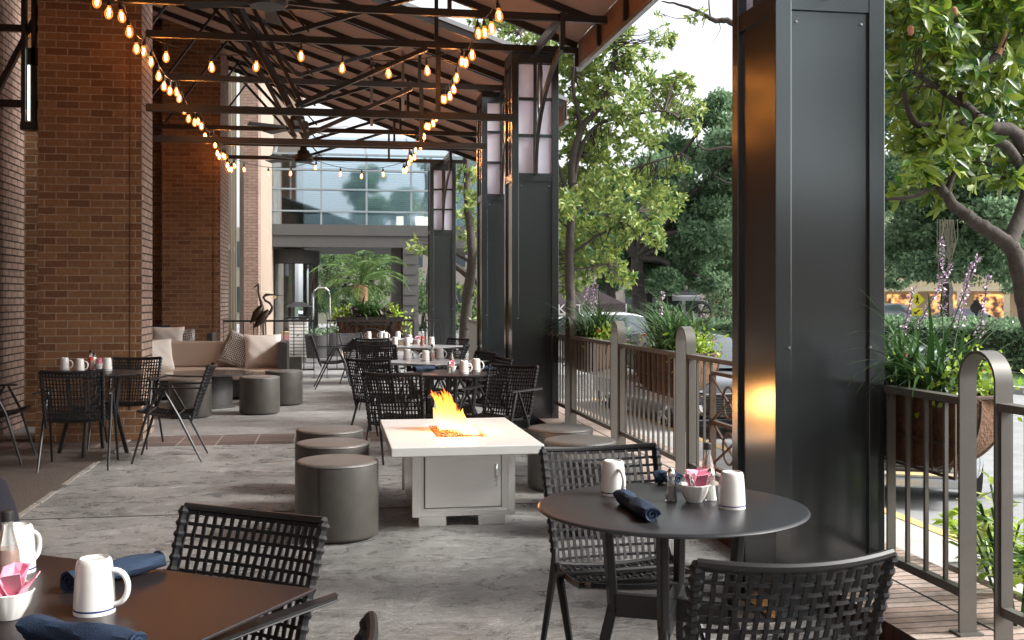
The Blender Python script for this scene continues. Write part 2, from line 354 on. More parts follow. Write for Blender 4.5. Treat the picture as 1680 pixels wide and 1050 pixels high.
# street
struct(MB().box(2.96, 4.75, -20, 90, -1, ZR + .12).build('sidewalk', pavement))
struct(MB().box(4.76, 4.88, -20, 90, -1, ZR + .124).build('yellow_kerb', yellow_paint))
sheet('road', 4.89, 90, -30, 130, ZR, asphalt)
mk = MB()
for k in range(24): mk.box(7.7, 7.82, -10 + k * 4.5, -7.4 + k * 4.5, ZR + .003, ZR + .007)
a0, a1 = PD(1575, 19.5), PD(1900, 15.5)
mk.add([(a0.x, a0.y, ZR + .006), (a1.x, a1.y, ZR + .006), (a1.x, a1.y + .3, ZR + .006), (a0.x, a0.y + .3, ZR + .006)], [(0, 1, 2, 3)])
mk.box(5.2, 7.4, 7.6, 7.75, ZR + .003, ZR + .007); mk.box(5.0, 7.6, 13.4, 13.52, ZR + .003, ZR + .007)
struct(mk.build('lane_markings', white_paint))
# median: grass, kerb, hedge
mA, mB_ = PD(1085, 36), PD(1800, 20.5); md = (mB_ - mA).normalized(); mn = Vector((-md.y, md.x, 0)); mn = mn if mn.y > 0 else -mn
def strip(name, o0, o1, z0, z1, mat, ext0=0., ext1=25.):
    p = [mA - md * ext0 + mn * o0, mB_ + md * ext1 + mn * o0, mB_ + md * ext1 + mn * o1, mA - md * ext0 + mn * o1]
    return MB().prism([(q.x, q.y) for q in p], z0, z1, 'z').build(name, mat)
struct(strip('median_kerb', 0, .2, ZR - .02, ZR + .14, pavement)); struct(strip('median_grass', .21, 3.2, ZR - .02, ZR + .13, grass_mat)); struct(strip('median_bed', 3.21, 8, ZR - .02, ZR + .12, mulch))
q0 = PD(1045, 50)
struct(MB().prism([(q0.x, q0.y), (q0.x + 25, q0.y - 6), (q0.x + 25, q0.y + 4), (q0.x + 1, q0.y + 6)], ZR - .02, ZR + .16, 'z').build('far_island', mulch))
def leafy(name, lo, hi, n, size, mat, label, cat, group=None, thick=True):
    "clipped hedge: leaf quads through a box laid along the median direction"
    lo = Vector(lo); hi = Vector(hi); ax = (hi - lo); ax.z = 0; L_ = ax.length; ax.normalize()
    return ax, L_
quadv = [(-.5, 0, 0), (.5, 0, 0), (.5, 1, 0), (-.5, 1, 0)]
leafv = [(0, 0, 0), (-.155, .3, .04), (0, .3, -.02), (.155, .3, .04), (-.165, .62, .02), (0, .62, -.05), (.165, .62, .02), (0, 1, -.14)]
leaff = [(0, 2, 1), (0, 3, 2), (1, 2, 5, 4), (2, 3, 6, 5), (4, 5, 7), (5, 6, 7)]
ovalv = [(0, 0, 0), (-.3, .4, .04), (0, .45, -.04), (.3, .4, .04), (0, 1, -.05)]; ovalf = [(0, 2, 1), (0, 3, 2), (1, 2, 4), (2, 3, 4)]
def hedge(p0, p1, depth, z0, z1, n, label, size=.11, mat=None, group='clipped hedges'):
    p0 = Vector(p0); p1 = Vector(p1); d = p1 - p0; L_ = d.length; d.normalize(); nn = Vector((-d.y, d.x, 0)); nn = nn if nn.y > 0 else -nn
    u = rng.uniform(0, 1, n); v = rng.uniform(0, 1, n); t = rng.uniform(0, 1, n)
    side = rng.integers(0, 3, n)
    v = np.where(side == 0, rng.uniform(-.02, .12, n), v); t = np.where(side == 1, rng.uniform(.88, 1.03, n), t)
    bumpy = .08 * np.sin(u * L_ * 2.1) + .05 * np.sin(u * L_ * 5.3 + 1)
    pos = np.array(p0)[None] + np.outer(u * L_, np.array(d)) + np.outer(v * depth + bumpy, np.array(nn)); pos[:, 2] = z0 + t * (z1 - z0) + bumpy * (t > .5)
    di = rng.normal(size=(n, 3)); di[:, 2] += .5
    h_ = thing('hedge', label, 'hedge', group=group)
    scatter('foliage', ovalv, ovalf, pos, basis(di), rng.uniform(.7, 1.5, n) * size, mat or leaf_oak, h_)
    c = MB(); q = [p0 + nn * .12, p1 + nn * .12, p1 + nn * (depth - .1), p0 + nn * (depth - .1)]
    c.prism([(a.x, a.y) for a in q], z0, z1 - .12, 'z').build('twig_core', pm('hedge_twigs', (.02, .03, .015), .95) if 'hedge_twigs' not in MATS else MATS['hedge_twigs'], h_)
hedge(mA + mn * 3.4 + md * 1, mB_ + mn * 3.4 + md * 3, 2.4, ZR + .1, ZR + 1.3, 26000, 'long clipped green hedge across the street at right, behind the grass strip')
h0 = PD(945, 52); h1 = PD(1095, 50)
hedge(h0, h1, 1.5, ZR, ZR + 1.5, 4000, 'low dark hedge in front of the brown market tent', size=.2)
h0 = PD(1120, 47); h1 = PD(1240, 44)
hedge(h0, h1, 1.8, ZR, ZR + .9, 4500, 'low green shrub hedge beside the white van', size=.17)

# ------------------------------------------------------------------ brick building on the left
def pier(m_, x0, x1, y0, y1, z0, z1):
    m_.box(x0, x1, y0, y1, z0, z1); m_.m[-6:] = [0, 0, 0, 1, 0, 1]
BM = [brick_front, brick_side]
bld = thing('brick_building', 'tall orange brick facade with deep piers along the left of the patio', 'building', (-3.3, 0, 0))
def part(m_, name, mat, parent, **k):
    o = m_.build(name, mat, None, **k); o.parent = parent; o.matrix_parent_inverse = parent.matrix_world.inverted() if False else Matrix.Translation(-parent.location)
    return o
wl = MB(); pier(wl, -3.9, -3.35, -16, 28.3, -.3, 9.5); part(wl, 'wall', BM, bld)
p1 = MB(); pier(p1, -2.86, -1.995, 11.15, 11.78, 0.3, 9.5); pier(p1, -1.99, -1.88, 11.142, 11.785, .3, 9.5); pier(p1, -3.349, -2.7, 12.5, 12.9, 0, 9.5)
part(p1, 'pier', BM, bld)
p1b = MB(); pier(p1b, -2.88, -1.865, 11.125, 11.8, 0, .3); part(p1b, 'pier_base', BM, bld)
p2 = MB(); pier(p2, -2.84, -2.0, 18.77, 20.2, 0, 9.5); pier(p2, -1.995, -1.88, 18.762, 20.205, 0, 9.5); pier(p2, -3.349, -2.841, 19.1, 20.3, 0, 9.5); part(p2, 'pier', BM, bld)
p3 = MB(); pier(p3, -2.25, -1.885, 28.3, 29.2, 0, 9.5); part(p3, 'pier', [brick_far, brick_far], bld)
ls = MB(); ls.box(-2.3, -1.88, 29.21, 35.5, 0, 12)
for k in range(6): ls.box(-1.89, -1.876, 29.4, 35.4, 1.6 + k * 1.75, 1.615 + k * 1.75, 1)
part(ls, 'stone_wall', [lime, pm('stone_joint', (.4, .33, .26), .9)], bld)
sb = MB(); sb.box(-3.0, -.95, 36.0, 38, 0, 13); part(sb, 'stone_tower', lime, bld)
wn = MB(); wn.box(-2.62, -2.56, 20.3, 28.29, .1, 9.2); wnd = part(wn, 'window', darkglass, bld)
fr = MB()
for y in (20.3, 22.4, 24.6, 25.2, 26.8, 27.4, 28.1): fr.box(-2.55, -2.42, y, y + .12, 0, 9.3)
for z in (.05, 2.6, 5.2): fr.box(-2.55, -2.46, 20.43, 28.09, z, z + .12)
f_ = part(fr, 'frame', winframe, bld)
q = MB(); pier(q, -3.349, 2.2, -10.5, -10, -.2, 3.4); part(q, 'added_end_wall', BM, bld)  # unseen wall added behind the camera as a dark mass for column reflections
# wall sconce high on the left wall
sc_ = thing('wall_sconce', 'tall narrow lit wall light in a black frame on the left brick wall', 'wall light', (-3.0, 11.3, 3.3))
q = MB(); q.box(-.06, -.02, 0, .09, -.12, 1.6); q.box(.035, .075, 0, .09, -.12, 1.6); q.box(-.07, .13, 0, .12, -.2, -.12); q.box(.0, .15, 0, .05, .45, .62); q.build('frame', blackplastic, sc_)
MB().box(-.004, .012, .03, .05, -.1, .62).build('light_strip', em('lit_strip', (.8, 1, .95), 1.2), sc_)
# stone outcrop beyond the gate: grey cladding canopy column, skybridge
sky_b = thing('glass_bridge', 'two-storey glass footbridge with grey beams at the far end of the patio', 'building', (0, 0, 0))
gl = MATS.get('bridge_glass')
m, t, b = nodes_of('bridge_glass'); o = t.nodes['Material Output']
gs = t.nodes.new('ShaderNodeBsdfGlossy'); gs.inputs['Roughness'].default_value = .03; gs.inputs['Color'].default_value = (.75, .86, .95, 1)
tr = t.nodes.new('ShaderNodeBsdfTransparent'); tr.inputs[0].default_value = (.72, .82, .86, 1); mx = t.nodes.new('ShaderNodeMixShader'); lw = t.nodes.new('ShaderNodeFresnel'); lw.inputs[0].default_value = 1.9
ad = t.nodes.new('ShaderNodeMath'); ad.operation = 'ADD'; ad.inputs[1].default_value = .28
t.links.new(lw.outputs[0], ad.inputs[0]); t.links.new(ad.outputs[0], mx.inputs[0]); t.links.new(tr.outputs[0], mx.inputs[1]); t.links.new(gs.outputs[0], mx.inputs[2]); t.links.new(mx.outputs[0], o.inputs[0])
bridge_glass = m
BY = 34.6
zz = lambda y: H + (HOR - y) * 34.0 / FP
x0, x1 = -1.87, 5.5
q = MB(); q.box(x0, x1, BY, BY + .5, zz(405), zz(386)); q.box(x0, x1, BY - .05, BY + .5, zz(386) + .002, zz(368)); q.box(x0, x1, BY + .5, BY + 8, zz(400), zz(390)); q.build('beam', greypanel, sky_b)
q = MB(); q.box(x0, x1, BY + .1, BY + .12, zz(368), zz(252)); q.build('glass', bridge_glass, sky_b)
q = MB(); q.add([(x0, BY + .1, zz(252)), (x1, BY + .1, zz(252)), (x1, BY + 2.4, zz(205)), (x0, BY + 2.4, zz(205))], [(0, 1, 2, 3)]); q.build('sloping_glass', bridge_glass, sky_b)
q = MB()
for k in range(6):
    x = PD(452 + k * 75, 34).x; q.box(x - .03, x + .03, BY + .02, BY + .09, zz(368), zz(252)); q.bar((x, BY + .06, zz(252)), (x, BY + 2.4, zz(205) + .03), .06, .08)
for y in (346, 310, 278, 252): q.box(x0, x1, BY + .0, BY + .085, zz(y) - .025, zz(y) + .025)
q.build('mullion_grid', pm('bridge_mullion', (.25, .3, .33), .4, .4), sky_b)
q = MB()
for k in range(26): q.box(x0 + .3, x1, BY + 1.5, BY + 1.54, zz(345) + k * .075, zz(345) + k * .075 + .045)
q.build('blinds', pm('pale_blinds', (.62, .7, .75), .6), sky_b)
q = MB(); q.box(x0, x1, BY + 4, BY + 4.1, zz(368), zz(260)); q.build('inner_wall', pm('bridge_interior', (.42, .5, .54), .8), sky_b)
for (a, b_) in ((655, 667), (688, 718)):
    pa, pb = PD(a, 34).x, PD(b_, 34).x; MB().box(pa, pb, BY + 1.0, BY + 1.05, zz(367), zz(349)).build('lit_panel', em('warm_window', (1, .86, .62), 1.6), sky_b)
q = MB()
for (a, b_) in ((645, 662), (663, 690)):
    pa, pb = PD(a, 34).x, PD(b_, 34).x; q.box(pa, pb - .02, BY + (.4 if a == 645 else 0), BY + 1.0, -.1, zz(405))
    for k in range(9): q.box(pa + .06, pb - .08, BY - .03 + (.4 if a == 645 else 0), BY + .02 + (.4 if a == 645 else 0), .2 + k * .33, .23 + k * .33)
q.build('column', greypanel, sky_b)
pa, pb = PD(447, 34).x, PD(490, 34).x
rd = thing('revolving_door', 'dark round revolving entrance door under the glass bridge', 'door', ((pa + pb) / 2 - .1, 36.6, 0))
MB().lathe([(0, 2.55), (1.15, 2.55), (1.15, 3.0), (0, 3.0)], n=40).build('drum', pm('door_drum', (.03, .027, .025), .6), rd, smooth=True)
q = MB(); q.lathe([(1.05, 0), (1.05, 2.54)], n=40); q.build('curved_glass', bridge_glass, rd)
q = MB()
for k in range(10):
    t_ = k * .628; q.box(1.06 * math.cos(t_) - .04, 1.06 * math.cos(t_) + .04, 1.06 * math.sin(t_) - .04, 1.06 * math.sin(t_) + .04, 0, 2.54)
q.build('post', blackplastic, rd)
MB().add([(-.55, -1.08, 1.45), (-.38, -1.08, 1.3), (-.21, -1.08, 1.45), (-.38, -1.08, 1.6)], [(0, 1, 2, 3)]).build('notice', yellow_paint, rd)
MB().box(-.6, .3, .2, .3, 0, 2.5).build('door_leaf', pm('door_leaf', (.3, .28, .2), .4), rd)
q = MB(); q.box(PD(480, 37).x, PD(496, 37).x, 37.2, 37.8, 0, 3.1); tag(q.build('brick_pillar', brick_far), 'pink brick pillar beyond the revolving door', 'pillar')
# ------------------------------------------------------------------ steel columns with lantern heads
def make_column(x, y, label, ztop=4.07):
    c = thing('steel_column', label, 'column', (x - .01, y, 0), group='square steel columns with lantern heads')
    S = .52; pw = .075; zl = 2.79
    q = MB()
    for (a, b_) in ((0, 0), (S - pw, 0), (0, S - pw), (S - pw, S - pw)): MB().box(a, a + pw, b_, b_ + pw, 0, ztop).build('corner_post', column_mat, c, bevel=.003)
    q = MB(); q.box(.02, S - .02, .018, S - .018, 0, zl - .06); q.build('panel', column_mat, c)
    q = MB(); e = .004
    for z in (zl - .09, ztop - .08):
        q.box(pw + .001, S - pw - .001, e, .05, z, z + .08); q.box(pw + .001, S - pw - .001, S - .05, S - e, z, z + .08)
        q.box(e, .05, pw + .001, S - pw - .001, z, z + .08); q.box(S - .05, S - e, pw + .001, S - pw - .001, z, z + .08)
    for k in (1, 2):
        z = zl + (ztop - .08 - zl) * k / 3 - .012
        q.box(pw + .001, S - pw - .001, .012, .04, z, z + .035); q.box(.012, .04, pw + .001, S - pw - .001, z, z + .035); q.box(S - .04, S - .012, pw + .001, S - pw - .001, z, z + .035)
    q.box(S / 2 - .018, S / 2 + .018, .008, .042, zl - .008, ztop - .081); q.box(.008, .042, S / 2 - .018, S / 2 + .018, zl - .008, ztop - .081)
    q.box(0.001, S - .001, 0.001, S - .001, ztop, ztop + .05)
    q.build('lantern_frame', column_mat, c)
    MB().box(.045, S - .045, .045, S - .045, zl, ztop - .09).build('lantern_panel', frost, c)
    q = MB()
    for (a, z) in ((pw + .03, zl - .14), (S - pw - .03, zl - .14), (pw - .01, 1.2), (S - pw + .005, 1.2)): q.lathe([(0, -.001), (.006, 0)], (a, 0, z), 8); q.box(a - .005, a + .005, -.003 if a in (pw - .01, S - pw + .005) else .012, .02, z - .005, z + .005)
    q.build('rivet', pm('rivet_head', (.4, .4, .4), .3, .8) if 'rivet_head' not in MATS else MATS['rivet_head'], c)
    # curved bracket reaching out to the canopy
    q = MB(); xb = S / 2
    q.bar((xb, .0, ztop + .06), (xb, -1.38, ztop + .06), .05, .09)
    q.bar((xb, -1.38, ztop + .1), (xb, -1.38, ztop - .22), .05, .06)
    pts = []
    for k in range(13):
        u = k / 12; pts.append((xb, -.02 - 1.34 * (u ** 2.2), zl - .02 + (ztop - .2 - zl) * (1 - (1 - u) ** 1.25)))
    for i in range(12): q.bar(pts[i], pts[i + 1], .035, .07)
    ring = [(xb, -.26 + .09 * math.cos(a_ * math.pi / 6), ztop - .42 + .3 * math.sin(a_ * math.pi / 6)) for a_ in range(13)]
    q.tube(ring, .016, 6)
    q.build('bracket', truss_mat, c)
    MB().box(-.03, S + .03, -.03, S + .03, 0, .02).build('base_plate', column_mat, c)
    return c
make_column(1.94, 4.45, 'nearest huge dark steel column, right of the round front table')
make_column(1.94, 11.45, 'second dark steel column, behind the fire table, lantern head and curved bracket in view')
make_column(1.94, 13.82, 'third dark steel column, squeezed just left behind the second one')
make_column(1.94, 21.3, 'farthest dark steel column, standing alone by the far railing')
# ------------------------------------------------------------------ canopies
zr = lambda x: H + 3.75 - .345 * x
def canopy(x0, x1, y0, y1, label, ys, xin=None):
    c = thing('canopy', label, 'canopy', ((x0 + x1) / 2, (y0 + y1) / 2, 4), group='brown canvas canopies')
    q = MB(); nx, ny = 8, max(2, int((y1 - y0) / .95)); vs_ = []
    for j_ in range(ny * 2 + 1):
        for i in range(nx + 1):
            x = x0 + (x1 - x0) * i / nx; y = y0 + (y1 - y0) * j_ / (ny * 2); vs_.append((x, y, zr(x) + (.0 if j_ % 2 == 0 else .025)))
    fs = [(j_ * (nx + 1) + i, j_ * (nx + 1) + i + 1, (j_ + 1) * (nx + 1) + i + 1, (j_ + 1) * (nx + 1) + i) for j_ in range(ny * 2) for i in range(nx)]
    q.add(vs_, fs); part(q, 'canvas', canvas, c, smooth=True)
    q = MB(); q.box(x1 + .001, x1 + .012, y0, y1, zr(x1) - .27, zr(x1) + .01); part(q, 'valance', canvas, c)
    for j_ in range(ny + 1):
        q = MB(); y = y0 + .03 + (y1 - y0 - .06) * j_ / ny
        q.bar((x0 + .02, y, zr(x0) - .05), (x1 - .02, y, zr(x1) - .05), .045, .075)
        q.bar((x1 - .03, y, zr(x1) - .07), (x1 - .03, y, zr(x1) - .28), .04, .045)
        part(q, 'rafter', truss_mat, c)
    q = MB(); q.box(x1 - .02, x1 + .03, y0, y1, zr(x1) - .32, zr(x1) - .275); q.box(x1 + .013, x1 + .035, y0, y1, zr(x1) - .01, zr(x1) + .03)
    for y in (y0 - .012, y1 + .012): q.bar((x0, y, zr(x0) + .012), (x1, y, zr(x1) + .012), .022, .05)
    part(q, 'edge_trim', alu, c)
    return c
canopy(-3.34, 2.68, -1.5, 11.5, 'nearest brown canvas canopy, its far corner cutting across the top of the view', None)
canopy(-3.34, 2.28, 12.62, 14.05, 'narrow brown canvas canopy strip just beyond the gap of open sky', None)
canopy(-3.34, 3.12, 14.09, 20.9, 'long farther brown canvas canopy with dark ribs over the dining tables', None)
def frame(y, deep, label, near=False):
    c = thing('roof_truss', label, 'truss', (0, y, 4.13), group='dark steel roof trusses')
    q = MB(); q.box(-3.33, 2.64, y - .025, y + .025, 4.095, 4.165); part(q, 'chord', truss_mat, c)
    q = MB(); W = .045; h_ = .06
    dz = -.02
    q.bar((-.42, y + .004, 4.2), (-1.75, y + .004, zr(-1.75) - .12), W, h_, up=(0, 1, 0)); q.bar((-.24, y - .05, 4.2), (-1.5, y - .05, zr(-1.5) - .12), .02, .05, up=(0, 1, 0))
    q.bar((-.42, y - .004, 4.2), (1.05, y - .004, zr(1.05) - .12), W, h_, up=(0, 1, 0))
    q.bar((-2.6, y, 4.18), (-1.6, y, zr(-1.6) - .14), .03, .04, up=(0, 1, 0))
    q.bar((1.1, y, 4.166), (1.1, y, zr(1.1) - .1), .04, .04); 
    part(q, 'web', truss_mat, c)
    if deep:
        q = MB(); q.box(-3.33, 1.96, y - .025, y + .025, 3.335, 3.41); part(q, 'lower_chord', truss_mat, c)
        q = MB()
        q.bar((-.38, y + .006, 3.43), (1.0, y + .006, 4.09), W, .075, up=(0, 1, 0)); q.bar((-.45, y - .006, 3.43), (-1.62, y - .006, zr(-1.62) - .12), W, .075, up=(0, 1, 0))
        q.bar((-.3, y + .06, 3.43), (-1.35, y + .06, zr(-1.35) - .12), .04, .06, up=(0, 1, 0))
        q.bar((1.12, y, 3.411), (1.12, y, 4.094), .05, .05); q.bar((-3.32, y + .03, 3.5), (-2.2, y + .03, zr(-2.2) - .12), .05, .07, up=(0, 1, 0))
        part(q, 'lower_web', truss_mat, c)
names = ['first', 'second', 'third', 'fourth', 'fifth', 'sixth', 'seventh', 'eighth', 'ninth', 'tenth']
FY = [4.3, 6.25, 8.15, 10.1, 11.4, 13.6, 15.75, 17.5, 19.25, 21.1]
for i, y in enumerate(FY):
    if y < 9: lb = 'steel tie beam out of sight above the front tables, counted %s from the camera' % names[i]
    else:
        lb = {10.1: 'uppermost steel tie beam in view, crossing the nearest canopy', 11.4: 'deep steel truss meeting the second column, festoon bulbs hung along it', 13.6: 'deep steel truss meeting the third column, just beyond the sky gap',
              15.75: 'slim steel truss next beyond the two deep ones', 17.5: 'slim steel truss in the middle of the farther canopy', 19.25: 'slim steel truss one before the farthest', 21.1: 'farthest steel truss, by the far column, festoon bulbs hung along it'}[y]
    frame(y, y in (11.4, 13.6), lb)
# hanging conduits on the second and third truss posts
for (x, y, lb) in ((.55, 15.2, 'thin hanging steel hanger rod left of the far truss posts'), (.95, 14.6, 'pale hanging steel strap among the far trusses')):
    q = MB(); q.bar((x, y, 3.85), (x, y, zr(x) - .05), .04, .03); q.bar((x - .3, y, 4.45), (x + .05, y, 4.75), .03, .03); tag(q.build('hanger_strap', alu), lb, 'hanger')
# ceiling fans
def fan(x, y, z, label, rz):
    c = thing('ceiling_fan', label, 'ceiling fan', (x, y, z), rz, 'dark ceiling fans under the canopies')
    MB().tube([(0, 0, .1), (0, 0, .5)], .015, 8).build('downrod', truss_mat, c)
    MB().lathe([(0, .14), (.05, .14), (.06, .09), (.09, .085), (.1, .03), (.14, .02), (.15, -.08), (.13, -.1), (0, -.1)], n=24).build('motor', truss_mat, c, smooth=True)
    for k in range(5):
        a_ = k * 2 * math.pi / 5; q = MB(); q.add([(.12, -.03, -.07), (.65, -.07, -.075), (.67, .07, -.05), (.12, .03, -.06), (.12, -.03, -.062), (.65, -.07, -.067), (.67, .07, -.042), (.12, .03, -.052)], [(0, 3, 2, 1), (4, 5, 6, 7), (0, 1, 5, 4), (1, 2, 6, 5), (2, 3, 7, 6), (3, 0, 4, 7)])
        b_ = q.build('blade', truss_mat, c); b_.rotation_euler = (0, 0, a_)
fan(-.48, 8.25, 3.72, 'nearest dark ceiling fan at the top edge of the view', .3)
fan(-.45, 14.3, 3.72, 'middle dark ceiling fan above the lounge ottomans', 1.0)
fan(-.45, 17.3, 3.68, 'farthest dark ceiling fan, low against the glass bridge', .1)
# ------------------------------------------------------------------ festoon lights
m, t, b = nodes_of('bulb_glass'); o = t.nodes['Material Output']
e_ = t.nodes.new('ShaderNodeEmission'); e_.inputs[0].default_value = (1, .25, .035, 1); e_.inputs[1].default_value = 1.1
tr = t.nodes.new('ShaderNodeBsdfTransparent'); tr.inputs[0].default_value = (1, .8, .55, 1); lw = t.nodes.new('ShaderNodeLayerWeight'); lw.inputs[0].default_value = .45
gs = t.nodes.new('ShaderNodeBsdfGlossy'); gs.inputs[1].default_value = .05; m1 = t.nodes.new('ShaderNodeMixShader'); m1.inputs[0].default_value = .1; m2 = t.nodes.new('ShaderNodeMixShader')
mr = t.nodes.new('ShaderNodeMapRange'); mr.inputs['To Min'].default_value = .16; mr.inputs['To Max'].default_value = .65
t.links.new(lw.outputs['Facing'], mr.inputs['Value']); t.links.new(mr.outputs[0], m2.inputs[0]); t.links.new(tr.outputs[0], m2.inputs[1]); t.links.new(e_.outputs[0], m2.inputs[2])
t.links.new(m2.outputs[0], m1.inputs[1]); t.links.new(gs.outputs[0], m1.inputs[2]); t.links.new(m1.outputs[0], o.inputs[0])
bulb_glass = m; filament = em('glowing_filament', (1, .42, .11), 60)
BULB = None
def festoon(label, pts, y_is_depth=True, drop=.0):
    "pts: hanging points; the cable sags between them, bulbs every half metre"
    global BULB
    c = thing('string_lights', label, 'string lights', pts[0], group='festoon strings of warm filament bulbs')
    p0 = Vector(pts[0]); q = MB(); path = []
    for i in range(len(pts) - 1):
        a_ = Vector(pts[i]) - p0; b_ = Vector(pts[i + 1]) - p0; sag = .12 + .05 * random.random()
        for k in range(9):
            if k == 0 and i: continue
            u = k / 8; p = a_.lerp(b_, u); p.z -= sag * 4 * u * (1 - u); path.append(p)
    q.tube(path, .006, 5).build('cable', blackplastic, c)
    s = .2; acc = 0; 
    for i in range(len(path) - 1):
        L_ = (path[i + 1] - path[i]).length
        while acc + L_ > s:
            p = path[i].lerp(path[i + 1], (s - acc) / L_); s += .45 * random.uniform(.88, 1.1)
            if BULB is None:
                sk = MB().lathe([(0, 0), (.008, 0), (.01, -.03), (.018, -.035), (.021, -.085), (.0, -.085)], n=12).build('socket', blackplastic, c, smooth=True)
                prof = [(.015, -.086), (.018, -.1), (.03, -.125), (.038, -.15), (.037, -.175), (.026, -.197), (.012, -.207), (0, -.208)]
                bl = MB(); bl.lathe(prof, n=14); bl.lathe([(0, -.11), (.011, -.112), (.014, -.15), (.010, -.182), (0, -.184)], n=8, mi=1)
                bl.build('bulb', [bulb_glass, filament], sk, smooth=True); BULB = sk; sk.location = p; sk.scale = (.92, .92, .92)
            else:
                sk = dup(BULB, loc=p, parent=c)
            sk.rotation_euler = (random.uniform(-.12, .12), random.uniform(-.12, .12), random.random() * 6)
        acc += L_
YS = [6.25, 8.15, 10.1, 11.4, 13.6, 15.75, 17.5, 19.25, 21.1]
festoon('left festoon string of warm bulbs running away beside the brick piers', [(-1.86, y - .04, 4.09) for y in YS])
festoon('right festoon string of warm bulbs running away near the steel columns', [(1.37, y - .04, 4.09) for y in YS])
festoon('crosswise festoon string of warm bulbs on the near deep truss', [(-1.86, 11.36, 4.09), (-.3, 11.36, 4.09), (1.37, 11.36, 4.09)])
festoon('crosswise festoon string of small warm bulbs on the farthest truss', [(-1.86, 21.05, 4.09), (-.3, 21.05, 4.09), (1.37, 21.05, 4.09)])
# ------------------------------------------------------------------ patio fence
XF = 2.46
def hoop(parent_or_none, loc, rz, label, axis_w=.24, top=1.22, base=.10):
    q = MB(); hw = .036; r = axis_w / 2; th = .012; n = 14
    inner = [(-r + th, base)] + [(-(r - th) * math.cos(math.pi * k / n), top - r + (r - th) * math.sin(math.pi * k / n)) for k in range(n + 1)] + [(r - th, base)]
    outer = [(-r, base)] + [(-r * math.cos(math.pi * k / n), top - r + r * math.sin(math.pi * k / n)) for k in range(n + 1)] + [(r, base)]
    N_ = len(inner)
    vs_ = [(-hw, p[0], p[1]) for p in outer] + [(-hw, p[0], p[1]) for p in inner] + [(hw, p[0], p[1]) for p in outer] + [(hw, p[0], p[1]) for p in inner]
    fs = []
    for i in range(N_ - 1):
        fs += [(i, i + 1, 2 * N_ + i + 1, 2 * N_ + i), (N_ + i + 1, N_ + i, 3 * N_ + i, 3 * N_ + i + 1), (i + 1, i, N_ + i, N_ + i + 1), (2 * N_ + i, 2 * N_ + i + 1, 3 * N_ + i + 1, 3 * N_ + i)]
    q.add(vs_, fs)
    for s in (-1, 1):
        for z in (.45, .8, 1.0): q.lathe([(0, .004), (.008, .004), (.008, 0)], (0, 0, 0), 6)
    for s in (-1, 1):
        q.box(-.05, .05, s * r - .04, s * r + .04, base, base + .008)
    return q
fence_t = thing('metal_fence', 'grey metal bar fence with arched flat-strap posts along the street side of the patio', 'fence', (XF, 4, .15))
def fpart(m_, name, mat, **k):
    o = m_.build(name, mat, fence_t, **k); o.location = (-XF, -4, -.15); return o
posts = [1.9, 3.72, 7.22, 9.02, 10.9, 13.0]
for y in posts:
    o = hoop(None, None, 0, '').build('arched_post', rail_mat, fence_t, smooth=True); o.location = (0, y - 4, -.15)
def panel(y0, y1, mat_top=rail_mat, deco=None):
    q = MB(); q.box(XF - .03, XF + .03, y0, y1, 1.0, 1.03); q.box(XF - .018, XF + .018, y0 + .004, y1 - .004, .24, .275)
    q.box(XF - .02, XF + .02, y0, y0 + .012, .276, .999); q.box(XF - .02, XF + .02, y1 - .012, y1, .276, .999)
    fpart(q, 'rail', rail_mat)
    q = MB(); n = max(2, round((y1 - y0) / .13))
    for k in range(1, n):
        y = y0 + (y1 - y0) * k / n
        if deco and deco[0] < y < deco[1]: continue
        q.box(XF - .008, XF + .008, y - .008, y + .008, .276, .999)
    fpart(q, 'bar_infill', rail_mat)
    if deco:
        a_, b_ = deco; q = MB()
        for y in (a_, b_): q.box(XF - .02, XF + .02, y - .014, y + .014, .276, .92)
        for z in (.3, .6, .92): q.box(XF - .016, XF + .016, a_ + .015, b_ - .015, z, z + .022)
        for z in (.47, .76):
            q.tube([(XF, (a_ + b_) / 2 + .1 * math.cos(t_ * math.pi / 8), z + .1 * math.sin(t_ * math.pi / 8)) for t_ in range(17)], .008, 5, cap=False)
            for s in (-1, 1): q.bar((XF, a_ + .02, z - s * .13), (XF, b_ - .02, z + s * .13), .012, .012)
        fpart(q, 'scroll_panel', rust_mat)
panel(-2, 1.78); panel(2.02, 3.60); panel(3.84, 4.42); panel(4.99, 7.10, deco=(6.1, 6.68)); panel(7.34, 8.90); panel(9.14, 10.78); panel(11.02, 12.9); panel(13.12, 19.2)
# rear railing across the patio
YR = 19.22
rr = thing('rear_railing', 'thin dark bar railing with arched gate posts crossing the far end of the patio', 'railing', (0, YR, 0))
q = MB()
def xr(px): return PD(px, 19.0).x
for (a_, b_) in ((xr(240), xr(515)), (xr(537), xr(680)), (xr(699), 1.93)):
    q.box(a_, b_, -.02, .02, 1.0, 1.035); q.box(a_, b_, -.015, .015, .14, .17)
q.build('rail', dark_iron, rr)
q = MB()
for (a_, b_) in ((xr(240), xr(515)), (xr(537), xr(680)), (xr(699), 1.93)):
    n = int((b_ - a_) / .165)
    for k in range(n + 1): x = a_ + (b_ - a_) * k / n; q.box(x - .008, x + .008, -.008, .008, .171, .999)
q.build('bar_infill', dark_iron, rr)
for px in (526, 689):
    o = hoop(None, None, 0, '', top=1.2, base=0).build('arched_post', dark_iron, rr, smooth=True); o.location = (xr(px), 0, 0); o.rotation_euler = (0, 0, R(90))
